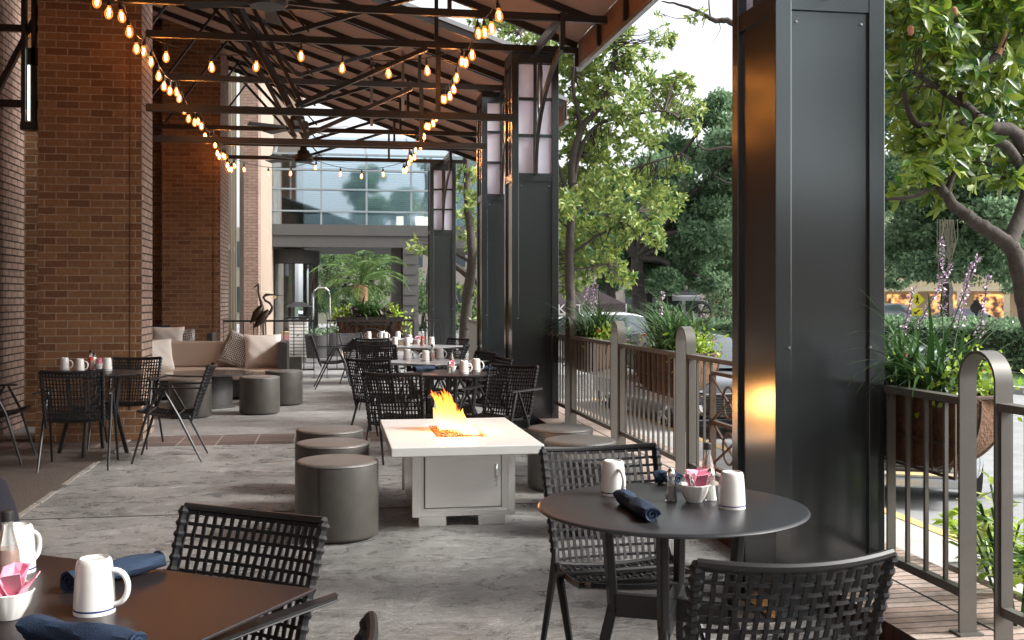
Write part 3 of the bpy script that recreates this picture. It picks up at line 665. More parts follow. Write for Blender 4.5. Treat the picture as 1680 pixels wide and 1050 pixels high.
# ------------------------------------------------------------------ planters with plants
bladev = [(-.5, 0, 0), (.5, 0, 0), (-.45, .3, 0), (.45, .3, 0), (-.35, .62, 0), (.35, .62, 0), (-.2, .85, 0), (.2, .85, 0), (0, 1, 0)]
def blades(name, cx, cy, cz, n, length, width, mat, parent, spread=.25, lift=1.0):
    "arching strap leaves, each bent along its length"
    V = []; F = []
    for i in range(n):
        a_ = random.random() * 2 * math.pi; L_ = length * random.uniform(.6, 1.1); e = R(random.uniform(45, 88)) * lift; bend = random.uniform(.8, 2.0)
        rx, ry = cx + random.uniform(-1, 1) * spread[0], cy + random.uniform(-1, 1) * spread[1]
        p = Vector((rx, ry, cz)); w_ = width * random.uniform(.7, 1.2); sd_ = Vector((-math.sin(a_), math.cos(a_), 0)); o = len(V); n_ = 8
        for k in range(n_ + 1):
            u = k / n_; ww = w_ * (1 - u ** 3) * (.6 + .4 * min(1, u * 4)); V += [p - sd_ * ww / 2, p + sd_ * ww / 2]
            ee = e - bend * u * 1.1; p = p + Vector((math.cos(a_) * math.cos(ee), math.sin(a_) * math.cos(ee), math.sin(ee))) * (L_ / n_)
        for k in range(n_): F.append((o + 2 * k, o + 2 * k + 1, o + 2 * k + 3, o + 2 * k + 2))
    q = MB(); q.v = [tuple(v) for v in V]; q.f = F; q.m = [0] * len(F)
    return q.build(name, mat, parent)
def spikes(n, cx, cy, cz, sx, sy, h_, parent, lean=(0, 0)):
    for i in range(n):
        pos = []; q = MB()
        x, y = cx + random.uniform(-sx, sx), cy + random.uniform(-sy, sy); a_ = random.random() * 6.28; t_ = random.uniform(.1, .45)
        d = Vector((math.cos(a_) * t_ + lean[0], math.sin(a_) * t_ + lean[1], 1)).normalized(); L_ = h_ * random.uniform(.75, 1.15)
        q.tube([(x, y, cz), Vector((x, y, cz)) + d * L_], .003, 4, cap=False)
        for k in range(110):
            u = .5 + .5 * k / 110; r_ = .018 * (1.15 - u) + .004; b_ = random.random() * 6.28
            pos.append(Vector((x, y, cz)) + d * L_ * u + Vector((math.cos(b_) * r_, math.sin(b_) * r_, 0)))
        st_ = q.build('flower_stem', leaf_grass, parent); di = rng.normal(size=(len(pos), 3))
        scatter('flower_spike', ovalv, ovalf, [tuple(p) for p in pos], basis(di), rng.uniform(.012, .022, len(pos)), lilac, st_)
def trailing(cx, cy, cz, sx, sy, n, size, mat, parent, name='trailing_foliage', down=.2):
    u = rng.normal(size=(n, 3)) * np.array([sx, sy, .06]); pos = u + np.array([cx, cy, cz]); pos[:, 2] -= np.abs(rng.normal(size=n)) * down * (np.abs(u[:, 0]) > sx * .6)
    di = rng.normal(size=(n, 3)); di[:, 2] += .6
    return scatter(name, ovalv, ovalf, pos, basis(di), rng.uniform(.6, 1.3, n) * size * 1.0, mat, parent)
def trough(y0, y1, label, x0=2.53, x1=2.9, seed=1, flower=6, lean=(0, 0)):
    random.seed(seed); c = thing('planter_basket', label, 'planter', (x0, (y0 + y1) / 2, .7), group='coir-lined wire trough planters hung on the fence')
    L_ = y1 - y0; W = x1 - x0; n = 14; D = .30
    # quarter-round coir body with a curved belly
    prof = [(0, .30), (0, -.02)] + [(W * math.sin(math.pi / 2 * k / n) * 1.0, .30 - D * 1.06 * (math.cos(math.pi / 2 * k / n)) ** .8) for k in range(1, n + 1)]
    q = MB(); N_ = len(prof); S_ = 24; vs_ = []
    for s in range(S_ + 1):
        u = s / S_; y = -L_ / 2 + L_ * u; sh = math.sqrt(max(.0, 1 - (abs(2 * u - 1)) ** 5)); sh = max(.25, sh)
        for (x, z) in prof: vs_.append((.012 + x * sh, y + random.uniform(-.002, .002), .30 + (z - .30) * (.55 + .45 * sh) + random.uniform(-.003, .003)))
    fs = [(s * N_ + i, s * N_ + i + 1, (s + 1) * N_ + i + 1, (s + 1) * N_ + i) for s in range(S_) for i in range(N_ - 1)]
    fs += [tuple(range(N_)), tuple(reversed(range(S_ * N_, S_ * N_ + N_)))]
    q.add(vs_, fs); q.build('coir_liner', coir, c, smooth=True)
    q = MB(); q.add([(.02, -L_ / 2 + .03, .26), (W - .05, -L_ / 2 + .1, .26), (W - .05, L_ / 2 - .1, .26), (.02, L_ / 2 - .03, .26)], [(0, 1, 2, 3)]); q.build('soil', soil, c)
    q = MB(); q.box(-.012, .0, -L_ / 2, L_ / 2, .285, .32); q.box(-.008, 0, -L_ / 2, L_ / 2, .10, .115); q.box(-.008, 0, -L_ / 2, L_ / 2, -.03, -.018)
    q.tube([(0, -L_ / 2, .305), (W * .6, -L_ / 2 + .02, .305), (W + .02, -L_ / 2 + .22, .305), (W + .02, L_ / 2 - .22, .305), (W * .6, L_ / 2 - .02, .305), (0, L_ / 2, .305)], .01, 6)
    for k in range(9):
        u = k / 8; y = -L_ / 2 + L_ * u; sh = max(.25, math.sqrt(max(0, 1 - abs(2 * u - 1) ** 5)))
        q.tube([(-.006, y, .3), (-.006, y, -.02)] + [(.014 + x * sh + .006, y, .30 + (z - .3) * (.55 + .45 * sh) - .006) for (x, z) in prof[2:]], .0065, 5)
    q.build('wire_frame', rust_mat, c)
    blades('strap_leaves', W * .4, 0, .26, 330, .58 if seed == 13 else .66, .017, leaf_grass, c, spread=(W * .28, L_ * .30))
    spikes(flower, W * .4, 0, .26, W * .3, L_ * .36, .66, c, lean)
    trailing(W * .5, -L_ * .36, .37, .09, .09, 420, .036, leaf_lime, c, down=.08); trailing(W * .6, L_ * .4, .36, .08, .08, 260, .036, leaf_lime, c, down=.08)
    pos = [(random.uniform(0, W), random.uniform(-L_ / 2, L_ / 2), .33 + random.random() * .12) for _ in range(5)]
    ps = []; 
    for p_ in pos:
        for k in range(14): ps.append((p_[0] + random.gauss(0, .012), p_[1] + random.gauss(0, .012), p_[2] + random.gauss(0, .01)))
    scatter('red_blossom', ovalv, ovalf, ps, basis(rng.normal(size=(len(ps), 3))), rng.uniform(.012, .025, len(ps)), red_flower, c)
    return c
trough(4.02, 5.35, 'big trough planter with lilac flower spikes, right of the nearest steel column', seed=13, flower=6, lean=(.35, -.1))
trough(7.5, 8.75, 'trough planter of strap leaves on the middle fence bay, left of the arched post', seed=5, flower=1)
trough(10.1, 11.6, 'trough planter with lime trailing leaves, partly behind the second steel column', seed=8, flower=3)
# planter box on the rear railing
px0, px1 = PD(552, 19.6), PD(660, 19.6)
c = thing('planter_box', 'wooden trough planter with lime and dark leaves on the rear railing', 'planter', ((px0.x + px1.x) / 2, 19.55, .45))
L_ = (px1.x - px0.x); q = MB(); q.prism([(-L_ / 2, .6), (L_ / 2, .6), (L_ / 2 - .12, 0), (-L_ / 2 + .12, 0)], -.16, .3)
q.build('coir_liner', coir, c)
q = MB()
for k in range(9): x = -L_ / 2 + .04 + (L_ - .08) * k / 8; q.bar((x, -.18, .6), (x * .85, -.18, 0), .02, .02)
q.box(-L_ / 2 - .02, L_ / 2 + .02, -.2, -.165, .585, .63); q.box(-.38, .38, -.215, -.19, .06, .1); q.box(-.38, .38, -.215, -.19, .48, .52)
q.box(-.4, -.36, -.215, -.19, .06, .52); q.box(.36, .4, -.215, -.19, .06, .52); q.tube([(.3 * math.cos(t_ * math.pi / 10), -.2, .12 + .3 * math.sin(t_ * math.pi / 10)) for t_ in range(11)], .015, 5)
q.build('wire_frame', dark_iron, c)
blades('strap_leaves', 0, .05, .6, 130, .62, .045, leaf_grass, c, spread=(.22, .1), lift=.9)
trailing(-.42, .05, .68, .14, .08, 160, .09, leaf_lime, c); trailing(.45, .05, .68, .15, .08, 160, .09, leaf_lime, c)
trailing(-.25, -.05, .7, .08, .06, 80, .1, pm('purple_leaf', (.06, .03, .035), .5), c, name='dark_foliage'); trailing(.3, -.05, .68, .06, .06, 50, .1, MATS['purple_leaf'], c, name='dark_foliage')
# ------------------------------------------------------------------ chairs
def strap(q, pts, w_, th, up):
    q.tube(pts, w_ / 2, 4, flat=th / w_, up=up, cap=True)
def make_chair(arms=True):
    c = thing('woven_chair', 'chair', 'chair', group='black woven strap armchairs' if arms else 'black woven strap chairs without arms')
    hw = .225
    def back(u, v):            # u -1..1 across, v 0..1 up
        x = hw * u * (1 + .06 * v); y = -.215 - .13 * v - .045 * (1 - u * u) * (.4 + .6 * v); z = .41 + .42 * v + .012 * math.sin(math.pi * v) - .012 * (1 - u * u) * v
        return Vector((x, y, z))
    def seat(u, v):            # v 0 rear .. 1 front
        w_ = hw * (1 + .06 * v); return Vector((w_ * u, -.21 + .45 * v, .415 + .035 * v - .03 * math.sin(math.pi * v) - .018 * (1 - u * u)))
    q = MB()
    for s in (-1, 1): q.tube([back(s, v / 8) for v in range(-1, 9)], .0125, 8)
    q.tube([back(-1 + u / 6, 1) for u in range(13)], .011, 8)
    q.build('back_frame', chair_mat, c, smooth=True)
    q = MB()
    for s in (-1, 1): q.tube([seat(s, v / 8) for v in range(9)], .011, 8)
    q.tube([seat(-1 + u / 6, 1) for u in range(13)], .011, 8); q.tube([seat(-1 + u / 6, 0) for u in range(13)], .011, 8)
    q.build('seat_frame', chair_mat, c, smooth=True)
    q = MB()
    nu, nv = 18, 13
    for i in range(nu):
        u = -1 + 2 * (i + .5) / nu; pts = []
        for k in range(2 * nv + 1):
            v = k / (2 * nv); p = back(u, v); p.y += .0018 * (-1) ** (k // 2 + i) * (k % 2); pts.append(p)
        q.tube(pts, .0082, 4, flat=.4, up=(0, 1, 0))
    for j_ in range(nv):
        v = (j_ + .5) / nv; pts = []
        for k in range(nu * 2 + 1):
            u = -1 + k / nu; p = back(u, v); p.y -= .0018 * (-1) ** (k // 2 + j_) * (k % 2); pts.append(p)
        q.tube(pts, .0068, 4, flat=.4, up=(0, 1, 0))
        for s in (-1, 1):
            a_, b_ = back(s, v - .02), back(s, v + .02); q.tube([a_, (a_ + b_) / 2, b_], [.0145, .018, .0145], 8)
    q.build('backrest_weave', cord_mat, c, smooth=True)
    q = MB(); nv = 15
    for i in range(nu):
        u = -1 + 2 * (i + .5) / nu; q.tube([seat(u, k / 14) + Vector((0, 0, .003 * (-1) ** (k + i))) for k in range(15)], .006, 4, flat=.45, up=(1, 0, 0))
    for j_ in range(nv):
        v = (j_ + .5) / nv; q.tube([seat(-1 + k / nu, v) + Vector((0, 0, -.003 * (-1) ** (k // 2 + j_))) for k in range(nu * 2 + 1)], .006, 4, flat=.45, up=(0, 1, 0))
    q.build('seat_weave', cord_mat, c, smooth=True)
    if not arms:
        for s in (-1, 1):
            MB().tube([(s * .228, -.215, .47), (s * .24, -.19, .40), (s * .265, -.30, 0)], [.012, .016, .010], 8).build('leg', chair_mat, c, smooth=True)
            MB().tube([(s * .232, -.17, .42), (s * .245, -.10, .38), (s * .265, .20, 0)], [.014, .016, .010], 8).build('leg', chair_mat, c, smooth=True)
    for s in (-1, 1) if arms else ():
        MB().tube([(s * .252, .06, .635), (s * .262, .16, .43), (s * .27, .285, .0)], [.011, .013, .009], 8).build('leg', chair_mat, c, smooth=True)
        MB().tube([(s * .252, .03, .635), (s * .262, -.10, .40), (s * .27, -.295, .0)], [.011, .013, .009], 8).build('leg', chair_mat, c, smooth=True)
        q = MB(); q.prism([(s * .232, .13), (s * .262, .14), (s * .282, -.08), (s * .305, -.31), (s * .285, -.325), (s * .25, -.10)], .636, .650, 'z'); q.build('armrest', chair_mat, c, bevel=.003)
    q = MB(); q.tube([(-.262, -.09, .405), (.262, -.09, .405)], .011, 8); q.tube([(-.262, .155, .43), (.262, .155, .43)], .011, 8); q.build('seat_rail', chair_mat, c, smooth=True)
    return c
proto = make_chair(); proto2 = make_chair(False); used = [False]
def chair(bx, by, fx, fy, label):
    "bx,by = seat centre; fx,fy = facing"
    rz = math.atan2(fy, fx) - math.pi / 2
    if not used[0]: used[0] = True; proto.location = (bx, by, 0); proto.rotation_euler = (0, 0, rz); proto['label'] = label; return proto
    return dup(proto, (bx, by, 0), rz, label)
def chair_by_back(px, d, fx, fy, label, off=.34):
    v = PD(px, d); L_ = math.hypot(fx, fy); return chair(v.x + fx / L_ * off, v.y + fy / L_ * off, fx, fy, label)
# front pair at the round table, front left pair
v = PD(985, 4.22); proto2.location = (v.x + .034, v.y - .34, 0); proto2.rotation_euler = (0, 0, math.atan2(-1, .10) - math.pi / 2); proto2['label'] = 'armless woven chair behind the round front table, its seat facing the camera'
v = PD(1305, 2.43); dup(proto2, (v.x - .01, v.y + .34, 0), math.atan2(1, -.03) - math.pi / 2, 'armless woven chair at the bottom right corner, back turned to the camera')
vb = PD(412, 2.92); chair(vb.x - .57 * .34, vb.y - .82 * .34, -.57, -.82, 'woven chair at the back edge of the square front-left table')
chair(-.33, 1.87, -.95, .3, 'woven chair at the bottom edge of the view, only one back corner showing')
# left group
chair_by_back(117, 8.65, -.05, 1, 'woven chair seen from behind at the dark left table', off=.36)
chair(-1.41, 9.8, -1, -.02, 'woven chair in side view right of the dark left table')
chair(-1.95, 10.72, -.1, -1, 'woven chair between the left table and the brick pier')
v = PD(8, 9.2); chair(v.x - .12, v.y + .1, 1, .05, 'woven chair cut by the left edge of the view')
# centre group
chair_by_back(643, 8.4, .35, .94, 'woven chair with its back to the fire table, nearest of the row')
chair_by_back(604, 10.3, .55, .83, 'woven chair one place beyond the one behind the fire table')
chair_by_back(620, 13.4, .4, .9, 'woven chair at the near corner of the third table')
chair(.02, 17.1, 1, .05, 'woven chair in side view at the left end of the farthest table')
chair_by_back(575, 17.9, .5, -.6, 'woven chair at the far left corner of the farthest table')
chair_by_back(611, 15.6, .1, 1, 'woven chair with its back to the camera at the farthest table')
chair_by_back(842, 9.35, -.62, -.78, 'woven chair at the right of the round middle table, in front of the second column')
chair_by_back(818, 10.5, -.9, -.2, 'woven chair beyond the round middle table, close to the second column', off=.3)
chair_by_back(797, 11.7, -1, -.35, 'woven chair at the right corner of the second table')
chair_by_back(764, 13.6, -1, .2, 'woven chair at the right between the second and third tables')
chair_by_back(752, 15.6, -.8, -.5, 'woven chair at the right corner of the third table')
# ------------------------------------------------------------------ tables
def round_table(x, y, r, label, mat=table_mat, rz=0.):
    c = thing('round_table', label, 'table', (x, y, 0), rz, 'dark pedestal dining tables')
    MB().lathe([(0, .74), (r - .012, .74), (r - .004, .738), (r, .733), (r - .004, .729), (r - .07, .712), (0, .712)], n=72).build('tabletop', mat, c, smooth=True)
    for k in range(4):
        a_ = R(45 + 90 * k + 12); d = Vector((math.cos(a_), math.sin(a_), 0))
        q = MB(); q.bar(d * (r * .50) + Vector((0, 0, .711)), d * (r * .44) + Vector((0, 0, .38)), .03, .04); q.bar(d * (r * .44) + Vector((0, 0, .40)), d * (r * .66) + Vector((0, 0, 0)), .028, .036); q.build('leg', chair_mat, c, bevel=.006)
    q = MB()
    for k in range(2):
        a_ = R(45 + 90 * k + 12); d = Vector((math.cos(a_), math.sin(a_), 0)); z = Vector((0, 0, .40 + .001 * k)); q.bar(d * (-r * .42) + z, d * (r * .42) + z, .04, .075)
    q.build('cross_brace', chair_mat, c, bevel=.005)
    return c
def square_table(x, y, w_, l_, rz, label, mat=table_mat, tilt=False):
    c = thing('square_table', label, 'table', (x, y, 0), rz, 'dark pedestal dining tables')
    q = MB(); pl = [(-w_ / 2, -l_ / 2), (w_ / 2, -l_ / 2), (w_ / 2, l_ / 2), (-w_ / 2, l_ / 2)]
    s_ = .05; q.add([(a_, b_, .74) for a_, b_ in pl] + [(a_, b_, .732) for a_, b_ in pl] + [(a_ - math.copysign(s_, a_), b_ - math.copysign(s_, b_), .712) for a_, b_ in pl],
        [(0, 1, 2, 3), (0, 4, 5, 1), (1, 5, 6, 2), (2, 6, 7, 3), (3, 7, 4, 0), (4, 8, 9, 5), (5, 9, 10, 6), (6, 10, 11, 7), (7, 11, 8, 4), (11, 10, 9, 8)])
    q.build('tabletop', mat, c, bevel=.003)
    for k in range(4):
        a_ = R(45 + 90 * k); d = Vector((math.cos(a_), math.sin(a_), 0)); r = w_ * .5
        q = MB(); q.bar(d * (r * .50) + Vector((0, 0, .711)), d * (r * .42) + Vector((0, 0, .38)), .05, .035); q.bar(d * (r * .42) + Vector((0, 0, .40)), d * (r * .8) + Vector((0, 0, 0)), .045, .032); q.build('leg', chair_mat, c, bevel=.006)
    q = MB()
    for k in range(2):
        a_ = R(45 + 90 * k); d = Vector((math.cos(a_), math.sin(a_), 0)); z = Vector((0, 0, .40 + .001 * k)); q.bar(d * (-w_ * .21) + z, d * (w_ * .21) + z, .04, .075)
    q.build('cross_brace', chair_mat, c, bevel=.005)
    return c
TA = P(1102, 829, .74); round_table(TA.x, TA.y, .44, 'dark round table in the right foreground, set with mugs and a navy napkin', table_mat, R(7.5))
u_ = Vector((-.845, .535, 0)); v_ = Vector((-.53, -.85, 0)).normalized(); cr = P(515, 965, .74)
tc_ = cr + u_ * .60 + v_ * .42
square_table(tc_.x, tc_.y, 1.2, .84, math.atan2(u_.y, u_.x), 'large brown-black square table at the bottom left corner', brown_top)
T1 = P(741, 611, .74); round_table(T1.x, T1.y, .44, 'round table just beyond the fire table, with two mugs and napkins', brown_top, .3)
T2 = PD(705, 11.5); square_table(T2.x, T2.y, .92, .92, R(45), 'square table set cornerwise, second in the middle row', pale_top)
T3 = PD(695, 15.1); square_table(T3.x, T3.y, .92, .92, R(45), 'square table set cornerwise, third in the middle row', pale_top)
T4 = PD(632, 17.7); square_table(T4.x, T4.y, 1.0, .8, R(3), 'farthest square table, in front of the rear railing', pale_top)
T5 = P(153, 611, .74); round_table(T5.x, T5.y, .457, 'dark round table at the left beside the brick pier', table_mat, .5)
# ------------------------------------------------------------------ table settings
mugp = None; MUGG = 'white mugs set upside down on the tables'
def mug(px, py, label, rz=0., d=None):
    global mugp
    p = P(px, py, .7402)
    if mugp is None:
        c = thing('mug', label, 'mug', p, rz, MUGG)
        prof = [(.0395, .001), (.0435, 0), (.0438, .004), (.0435, .008), (.0433, .012), (.0415, .05), (.039, .09), (.037, .108), (.034, .1155), (.030, .118), (.0285, .118), (.0275, .1145), (.02, .113), (0, .113)]
        MB().lathe(prof, n=40, mis=[0, 0, 0, 1, 0, 0, 0, 0, 0, 0, 0, 0, 0]).build('cup', [porcelain, blue_band], c, smooth=True)
        MB().tube([(.036 + .036 * math.sin(math.pi * k / 16) ** .75, 0, .054 - .037 * math.cos(math.pi * k / 16)) for k in range(17)], .0062, 10, flat=1.25, up=(0, 1, 0)).build('handle', porcelain, c, smooth=True)
        mugp = c; return c
    return dup(mugp, p, rz, label)
mug(1006, 811, 'white mug on the left side of the round front table, handle turned to the camera', R(-75))
mug(1201, 833, 'white mug at the right front of the round front table', R(100))
mug(155, 1004, 'white mug in front on the brown-black corner table, its handle to the right', R(-8))
mug(28, 938, 'white mug behind the sauce bottle on the brown-black corner table', R(60))
mug(761, 613, 'white mug right of the sugar bowl on the round table beyond the fire', R(0)); mug(781, 609, 'rearmost white mug on the round table beyond the fire', R(-20))
mug(668, 590, 'leftmost white mug on the second cornerwise table', R(0)); mug(698, 593, 'white mug left of the bottle on the second cornerwise table', R(200)); mug(722, 589, 'white mug right of the bottle on the second cornerwise table', R(0))
mug(648, 566, 'leftmost white mug on the third cornerwise table', R(90)); mug(668, 567, 'second white mug from the left on the third cornerwise table', R(150)); mug(672, 562, 'white mug at the back of the third cornerwise table', R(90)); mug(708, 566, 'rightmost white mug on the third cornerwise table', R(180))
mug(605, 555.5, 'leftmost white mug on the farthest table', R(180)); mug(626, 555, 'white mug behind another on the farthest table', R(180)); mug(632, 556.5, 'middle white mug on the farthest table', R(0)); mug(653, 555, 'rightmost white mug on the farthest table', R(90))
mug(106, 607, 'leftmost white mug on the dark left table', R(0)); mug(131, 609, 'second white mug from the left on the dark left table', R(0)); mug(176, 607.5, 'rightmost white mug on the dark left table', R(90)); mug(152, 606, 'white mug half behind the red bottle on the dark left table', R(0))
def napkin(pa, pb, label, z=.7402, d0=None):
    a_ = P(pa[0], pa[1], z); b_ = P(pb[0], pb[1], z); c = (a_ + b_) / 2; L_ = (b_ - a_).length; d = (b_ - a_).normalized()
    o = MB(); n = 26; M_ = 16; vs_ = []
    for i in range(n + 1):
        u = i / n
        for k in range(M_):
            t_ = 2 * math.pi * k / M_; r = .028 * (1 + .10 * math.sin(3 * t_ + u * 7) + .05 * math.sin(5 * t_ - u * 11)); r *= (.9 + .13 * math.cos(u * 6.3 * 1.5))
            vs_.append((-L_ / 2 + L_ * u + .006 * math.sin(t_ * 2), r * math.cos(t_) * 1.12, .025 + r * math.sin(t_) * .86))
    fs = [(i * M_ + k, i * M_ + (k + 1) % M_, (i + 1) * M_ + (k + 1) % M_, (i + 1) * M_ + k) for i in range(n) for k in range(M_)]
    o.add(vs_, fs)
    for s, i0 in ((-1, 0), (1, n)):      # rolled spiral ends sunk a little
        sp = []
        for k in range(40):
            t_ = k / 39 * 4 * math.pi; r = .026 * (1 - k / 44); sp.append((s * L_ / 2 * (1.0 - .01), r * math.cos(t_), .025 + r * math.sin(t_) * .86))
        o.tube(sp, .0028, 4, flat=1)
        ring = list(range(i0 * M_, i0 * M_ + M_)); ctr = len(o.v); o.v.append((s * (L_ / 2 - .012), 0, .02)); 
        for k in range(M_): o.f.append((ring[k], ring[(k + 1) % M_], ctr) if s > 0 else (ring[(k + 1) % M_], ring[k], ctr)); o.m.append(0)
    # loose flap along the roll
    o.add([(-L_ / 2 + .01, .024, .028), (L_ / 2 - .03, .026, .026), (L_ / 2 - .05, .034, .003), (-L_ / 2 + .02, .031, .002)], [(0, 1, 2, 3)])
    ob = o.build('napkin_roll', navy, None, smooth=True); ob.location = c; ob.rotation_euler = (0, 0, math.atan2(d.y, d.x))
    return tag(ob, label, 'napkin', 'navy napkin rolls')
napkin((1022, 826), (1070, 858), 'rolled navy napkin at the front of the round front table'); napkin((1082, 792), (1112, 797), 'navy napkin roll half hidden behind the sugar bowl')
napkin((112, 972), (262, 934), 'navy napkin roll behind the mug on the brown-black corner table'); napkin((50, 1048), (225, 1078), 'navy napkin roll at the bottom edge, nearest the camera')
napkin((680, 609.5), (712, 608), 'left navy napkin roll on the round table beyond the fire'); napkin((779, 609), (814, 608.5), 'right navy napkin roll on the round table beyond the fire')
def bowl(px, py, label, s=1., colors=True):
    p = P(px, py, .7402); c = thing('sachet_bowl', label, 'bowl', p, random.random() * 3, 'white bowls of sweetener sachets'); c.scale = (s, s, s)
    n = 44; prof = [(0, .003), (.02, 0), (.024, .001), (.027, .006), (.038, .025), (.044, .045), (.047, .052), (.0455, .054), (.042, .045), (.030, .018), (0, .012)]
    q = MB(); q.lathe(prof, n=n)
    for i in range(4, 8):
        for k in range(n):
            v0 = q.v[i * n + k]; f_ = 1 + .025 * math.cos(k * 2 * math.pi / n * 14); q.v[i * n + k] = (v0[0] * f_, v0[1] * f_, v0[2])
    q.build('dish', porcelain, c, smooth=True)
    for mat, n_, nm in ((pink_paper, 7, 'pink_sachet'), (white_paper, 7, 'white_sachet')) + (((blue_paper, 3, 'blue_sachet'),) if colors else ()):
        q = MB()
        for k in range(n_):
            a_ = random.uniform(2.2, 4.4) if mat is pink_paper else random.uniform(-1.6, 1.6); r = random.uniform(0, .02); z0 = .025 + random.random() * .02; t_ = random.uniform(.1, .8); b_ = random.random() * 6.28
            M3 = Matrix.Translation((r * math.cos(a_), r * math.sin(a_), z0)) @ Matrix.Rotation(b_, 4, 'Z') @ Matrix.Rotation(t_, 4, 'X')
            w2, h2 = .017, (.065 if mat is pink_paper else .045)
            vs_ = [M3 @ Vector(v) for v in ((-w2, 0, 0), (w2, 0, 0), (w2, .002, h2 / 2), (-w2, .006, h2 / 2), (-w2, -.002, h2), (w2, .004, h2), (-w2, .002, 0), (w2, .002, 0), (w2, .004, h2 / 2), (-w2, .008, h2 / 2), (-w2, 0, h2), (w2, .006, h2))]
            q.add(vs_, [(0, 1, 2, 3), (3, 2, 5, 4), (6, 9, 8, 7), (9, 10, 11, 8), (4, 5, 11, 10), (1, 7, 8, 2), (2, 8, 11, 5), (0, 3, 9, 6), (3, 4, 10, 9)])
        q.build(nm, mat, c)
    return c
bowl(1139, 823, 'white bowl of pink and white sachets on the round front table', 1.1, False); bowl(14, 1014, 'white bowl of pink sachets at the left edge on the corner table', 1.1, False)
bowl(741, 610, 'small bowl of colourful sachets on the round table beyond the fire'); bowl(684, 564, 'small bowl of pink sachets on the third cornerwise table', 1.1); bowl(161, 606, 'bowl of white sachets on the dark left table', 1.05, False)
def bottle(px, py, label, liquid, s=1., cap=blackplastic, level=.085):
    p = P(px, py, .7402); c = thing('sauce_bottle', label, 'bottle', p, 0, 'sauce bottles on the tables'); c.scale = (s, s, s)
    q = MB(); prof = [(0, .001), (.022, 0), (.0255, .004), (.026, .05), (.025, .075), (.019, .10), (.0125, .125), (.0115, .14), (.0125, .141), (.0125, .148)]
    q.lathe(prof, n=28); q.build('glass', glass_clear, c, smooth=True)
    MB().lathe([(0, .003), (.021, .003), (.0235, .008), (.0238, .05), (.023, level - .02), (.0225, level), (0, level)], n=24).build('sauce', liquid, c, smooth=True)
    MB().lathe([(.0135, .147), (.014, .149), (.0138, .168), (.011, .171), (0, .171)], n=20).build('cap', cap, c, smooth=True)
    return c
bottle(1161, 806, 'glass bottle of red sauce with black cap on the round front table', red_sauce, 1.0); bottle(12, 962, 'amber sauce bottle at the left edge on the corner table', amber_glass, 1.05)
bottle(741, 603, 'brown sauce bottle behind the sachets on the round table beyond the fire', amber_glass); bottle(709, 592, 'brown sauce bottle on the second cornerwise table', amber_glass, 1.05)
bottle(693, 567, 'red sauce bottle with a white cap on the third cornerwise table', red_sauce, 1.2, porcelain, .11); bottle(149, 607, 'red sauce bottle on the dark left table', red_sauce, 1.1, blackplastic, .11); bottle(155, 604.5, 'clear-topped red bottle behind another on the dark left table', red_sauce, .9)
def shaker(px, py, label, fill):
    p = P(px, py, .7402); c = thing('shaker', label, 'shaker', p, 0, 'glass shakers with metal tops')
    n = 10; q = MB(); q.lathe([(0, .001), (.0205, 0), (.0205, .006), (.017, .03), (.0125, .07), (.013, .085)], n=n); q.build('glass', glass_clear, c)
    MB().lathe([(0, .003), (.018, .003), (.0155, .028), (.0135, .05), (0, .05)], n=n).build('contents', fill, c)
    MB().lathe([(.0145, .083), (.015, .09), (.011, .102), (.006, .108), (0, .109)], n=20).build('metal_top', chrome, c, smooth=True)
shaker(1101, 821, 'pepper shaker with metal top left of the sachet bowl on the front table', pepper_mat); shaker(1166, 821, 'salt shaker with metal top right of the sachet bowl on the front table', salt_mat)
shaker(737, 613, 'small salt shaker on the round table beyond the fire', salt_mat); shaker(165, 605.5, 'small shaker on the dark left table', salt_mat); shaker(703, 592, 'small shaker on the second cornerwise table', salt_mat); shaker(630, 553, 'small shaker on the farthest table', salt_mat)
# ------------------------------------------------------------------ ottomans, lounge
ott = None
def ottoman(px, py, label, z=.46):
    global ott
    p = P(px, py, z); p.z = 0
    if ott is None:
        c = thing('drum_ottoman', label, 'ottoman', p, R(-25), 'round taupe drum ottomans'); r = .245
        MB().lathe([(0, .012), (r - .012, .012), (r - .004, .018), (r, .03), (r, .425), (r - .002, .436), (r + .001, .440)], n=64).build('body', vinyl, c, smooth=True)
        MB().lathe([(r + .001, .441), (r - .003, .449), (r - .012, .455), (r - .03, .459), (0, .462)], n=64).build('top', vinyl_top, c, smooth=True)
        q = MB(); q.box(-.004, .004, -r - .0015, -r + .002, .03, .43); q.build('seam', blackplastic, c)
        MB().lathe([(0, 0), (r - .03, 0), (r - .03, .012)], n=32).build('foot_ring', blackplastic, c)
        ott = c; return c
    return dup(ott, p, random.random() * 6, label)
ottoman(553, 753, 'drum ottoman left of the fire table, nearest of the three'); ottoman(545, 724, 'drum ottoman left of the fire table, middle of the three'); ottoman(541, 702, 'drum ottoman left of the fire table, farthest of the three')
ottoman(951, 719.5, 'drum ottoman right of the fire table, in the middle'); ottoman(919, 699.5, 'drum ottoman right of the fire table, farthest one'); ottoman(985, 747, 'drum ottoman hidden behind the front woven chair, right of the fire table')
ottoman(426, 617, 'drum ottoman in front of the round lounge table, right one'); ottoman(466, 607, 'drum ottoman at the right end of the beige sofa'); ottoman(312, 621, 'drum ottoman half hidden by the side-view chair in the lounge')
v = PD(478, 17.3); q = MB(); q.box(-.17, .17, -.17, .17, .01, .46); q.box(-.175, .175, -.175, .175, .461, .475); ob = q.build('side_table', vinyl, None, bevel=.006); ob.location = v; tag(ob, 'small square taupe side table behind the sofa end', 'side table')
v = P(343, 611, .45); v.z = 0
c = thing('coffee_table', 'low round dark glossy table in front of the beige sofa', 'table', v)
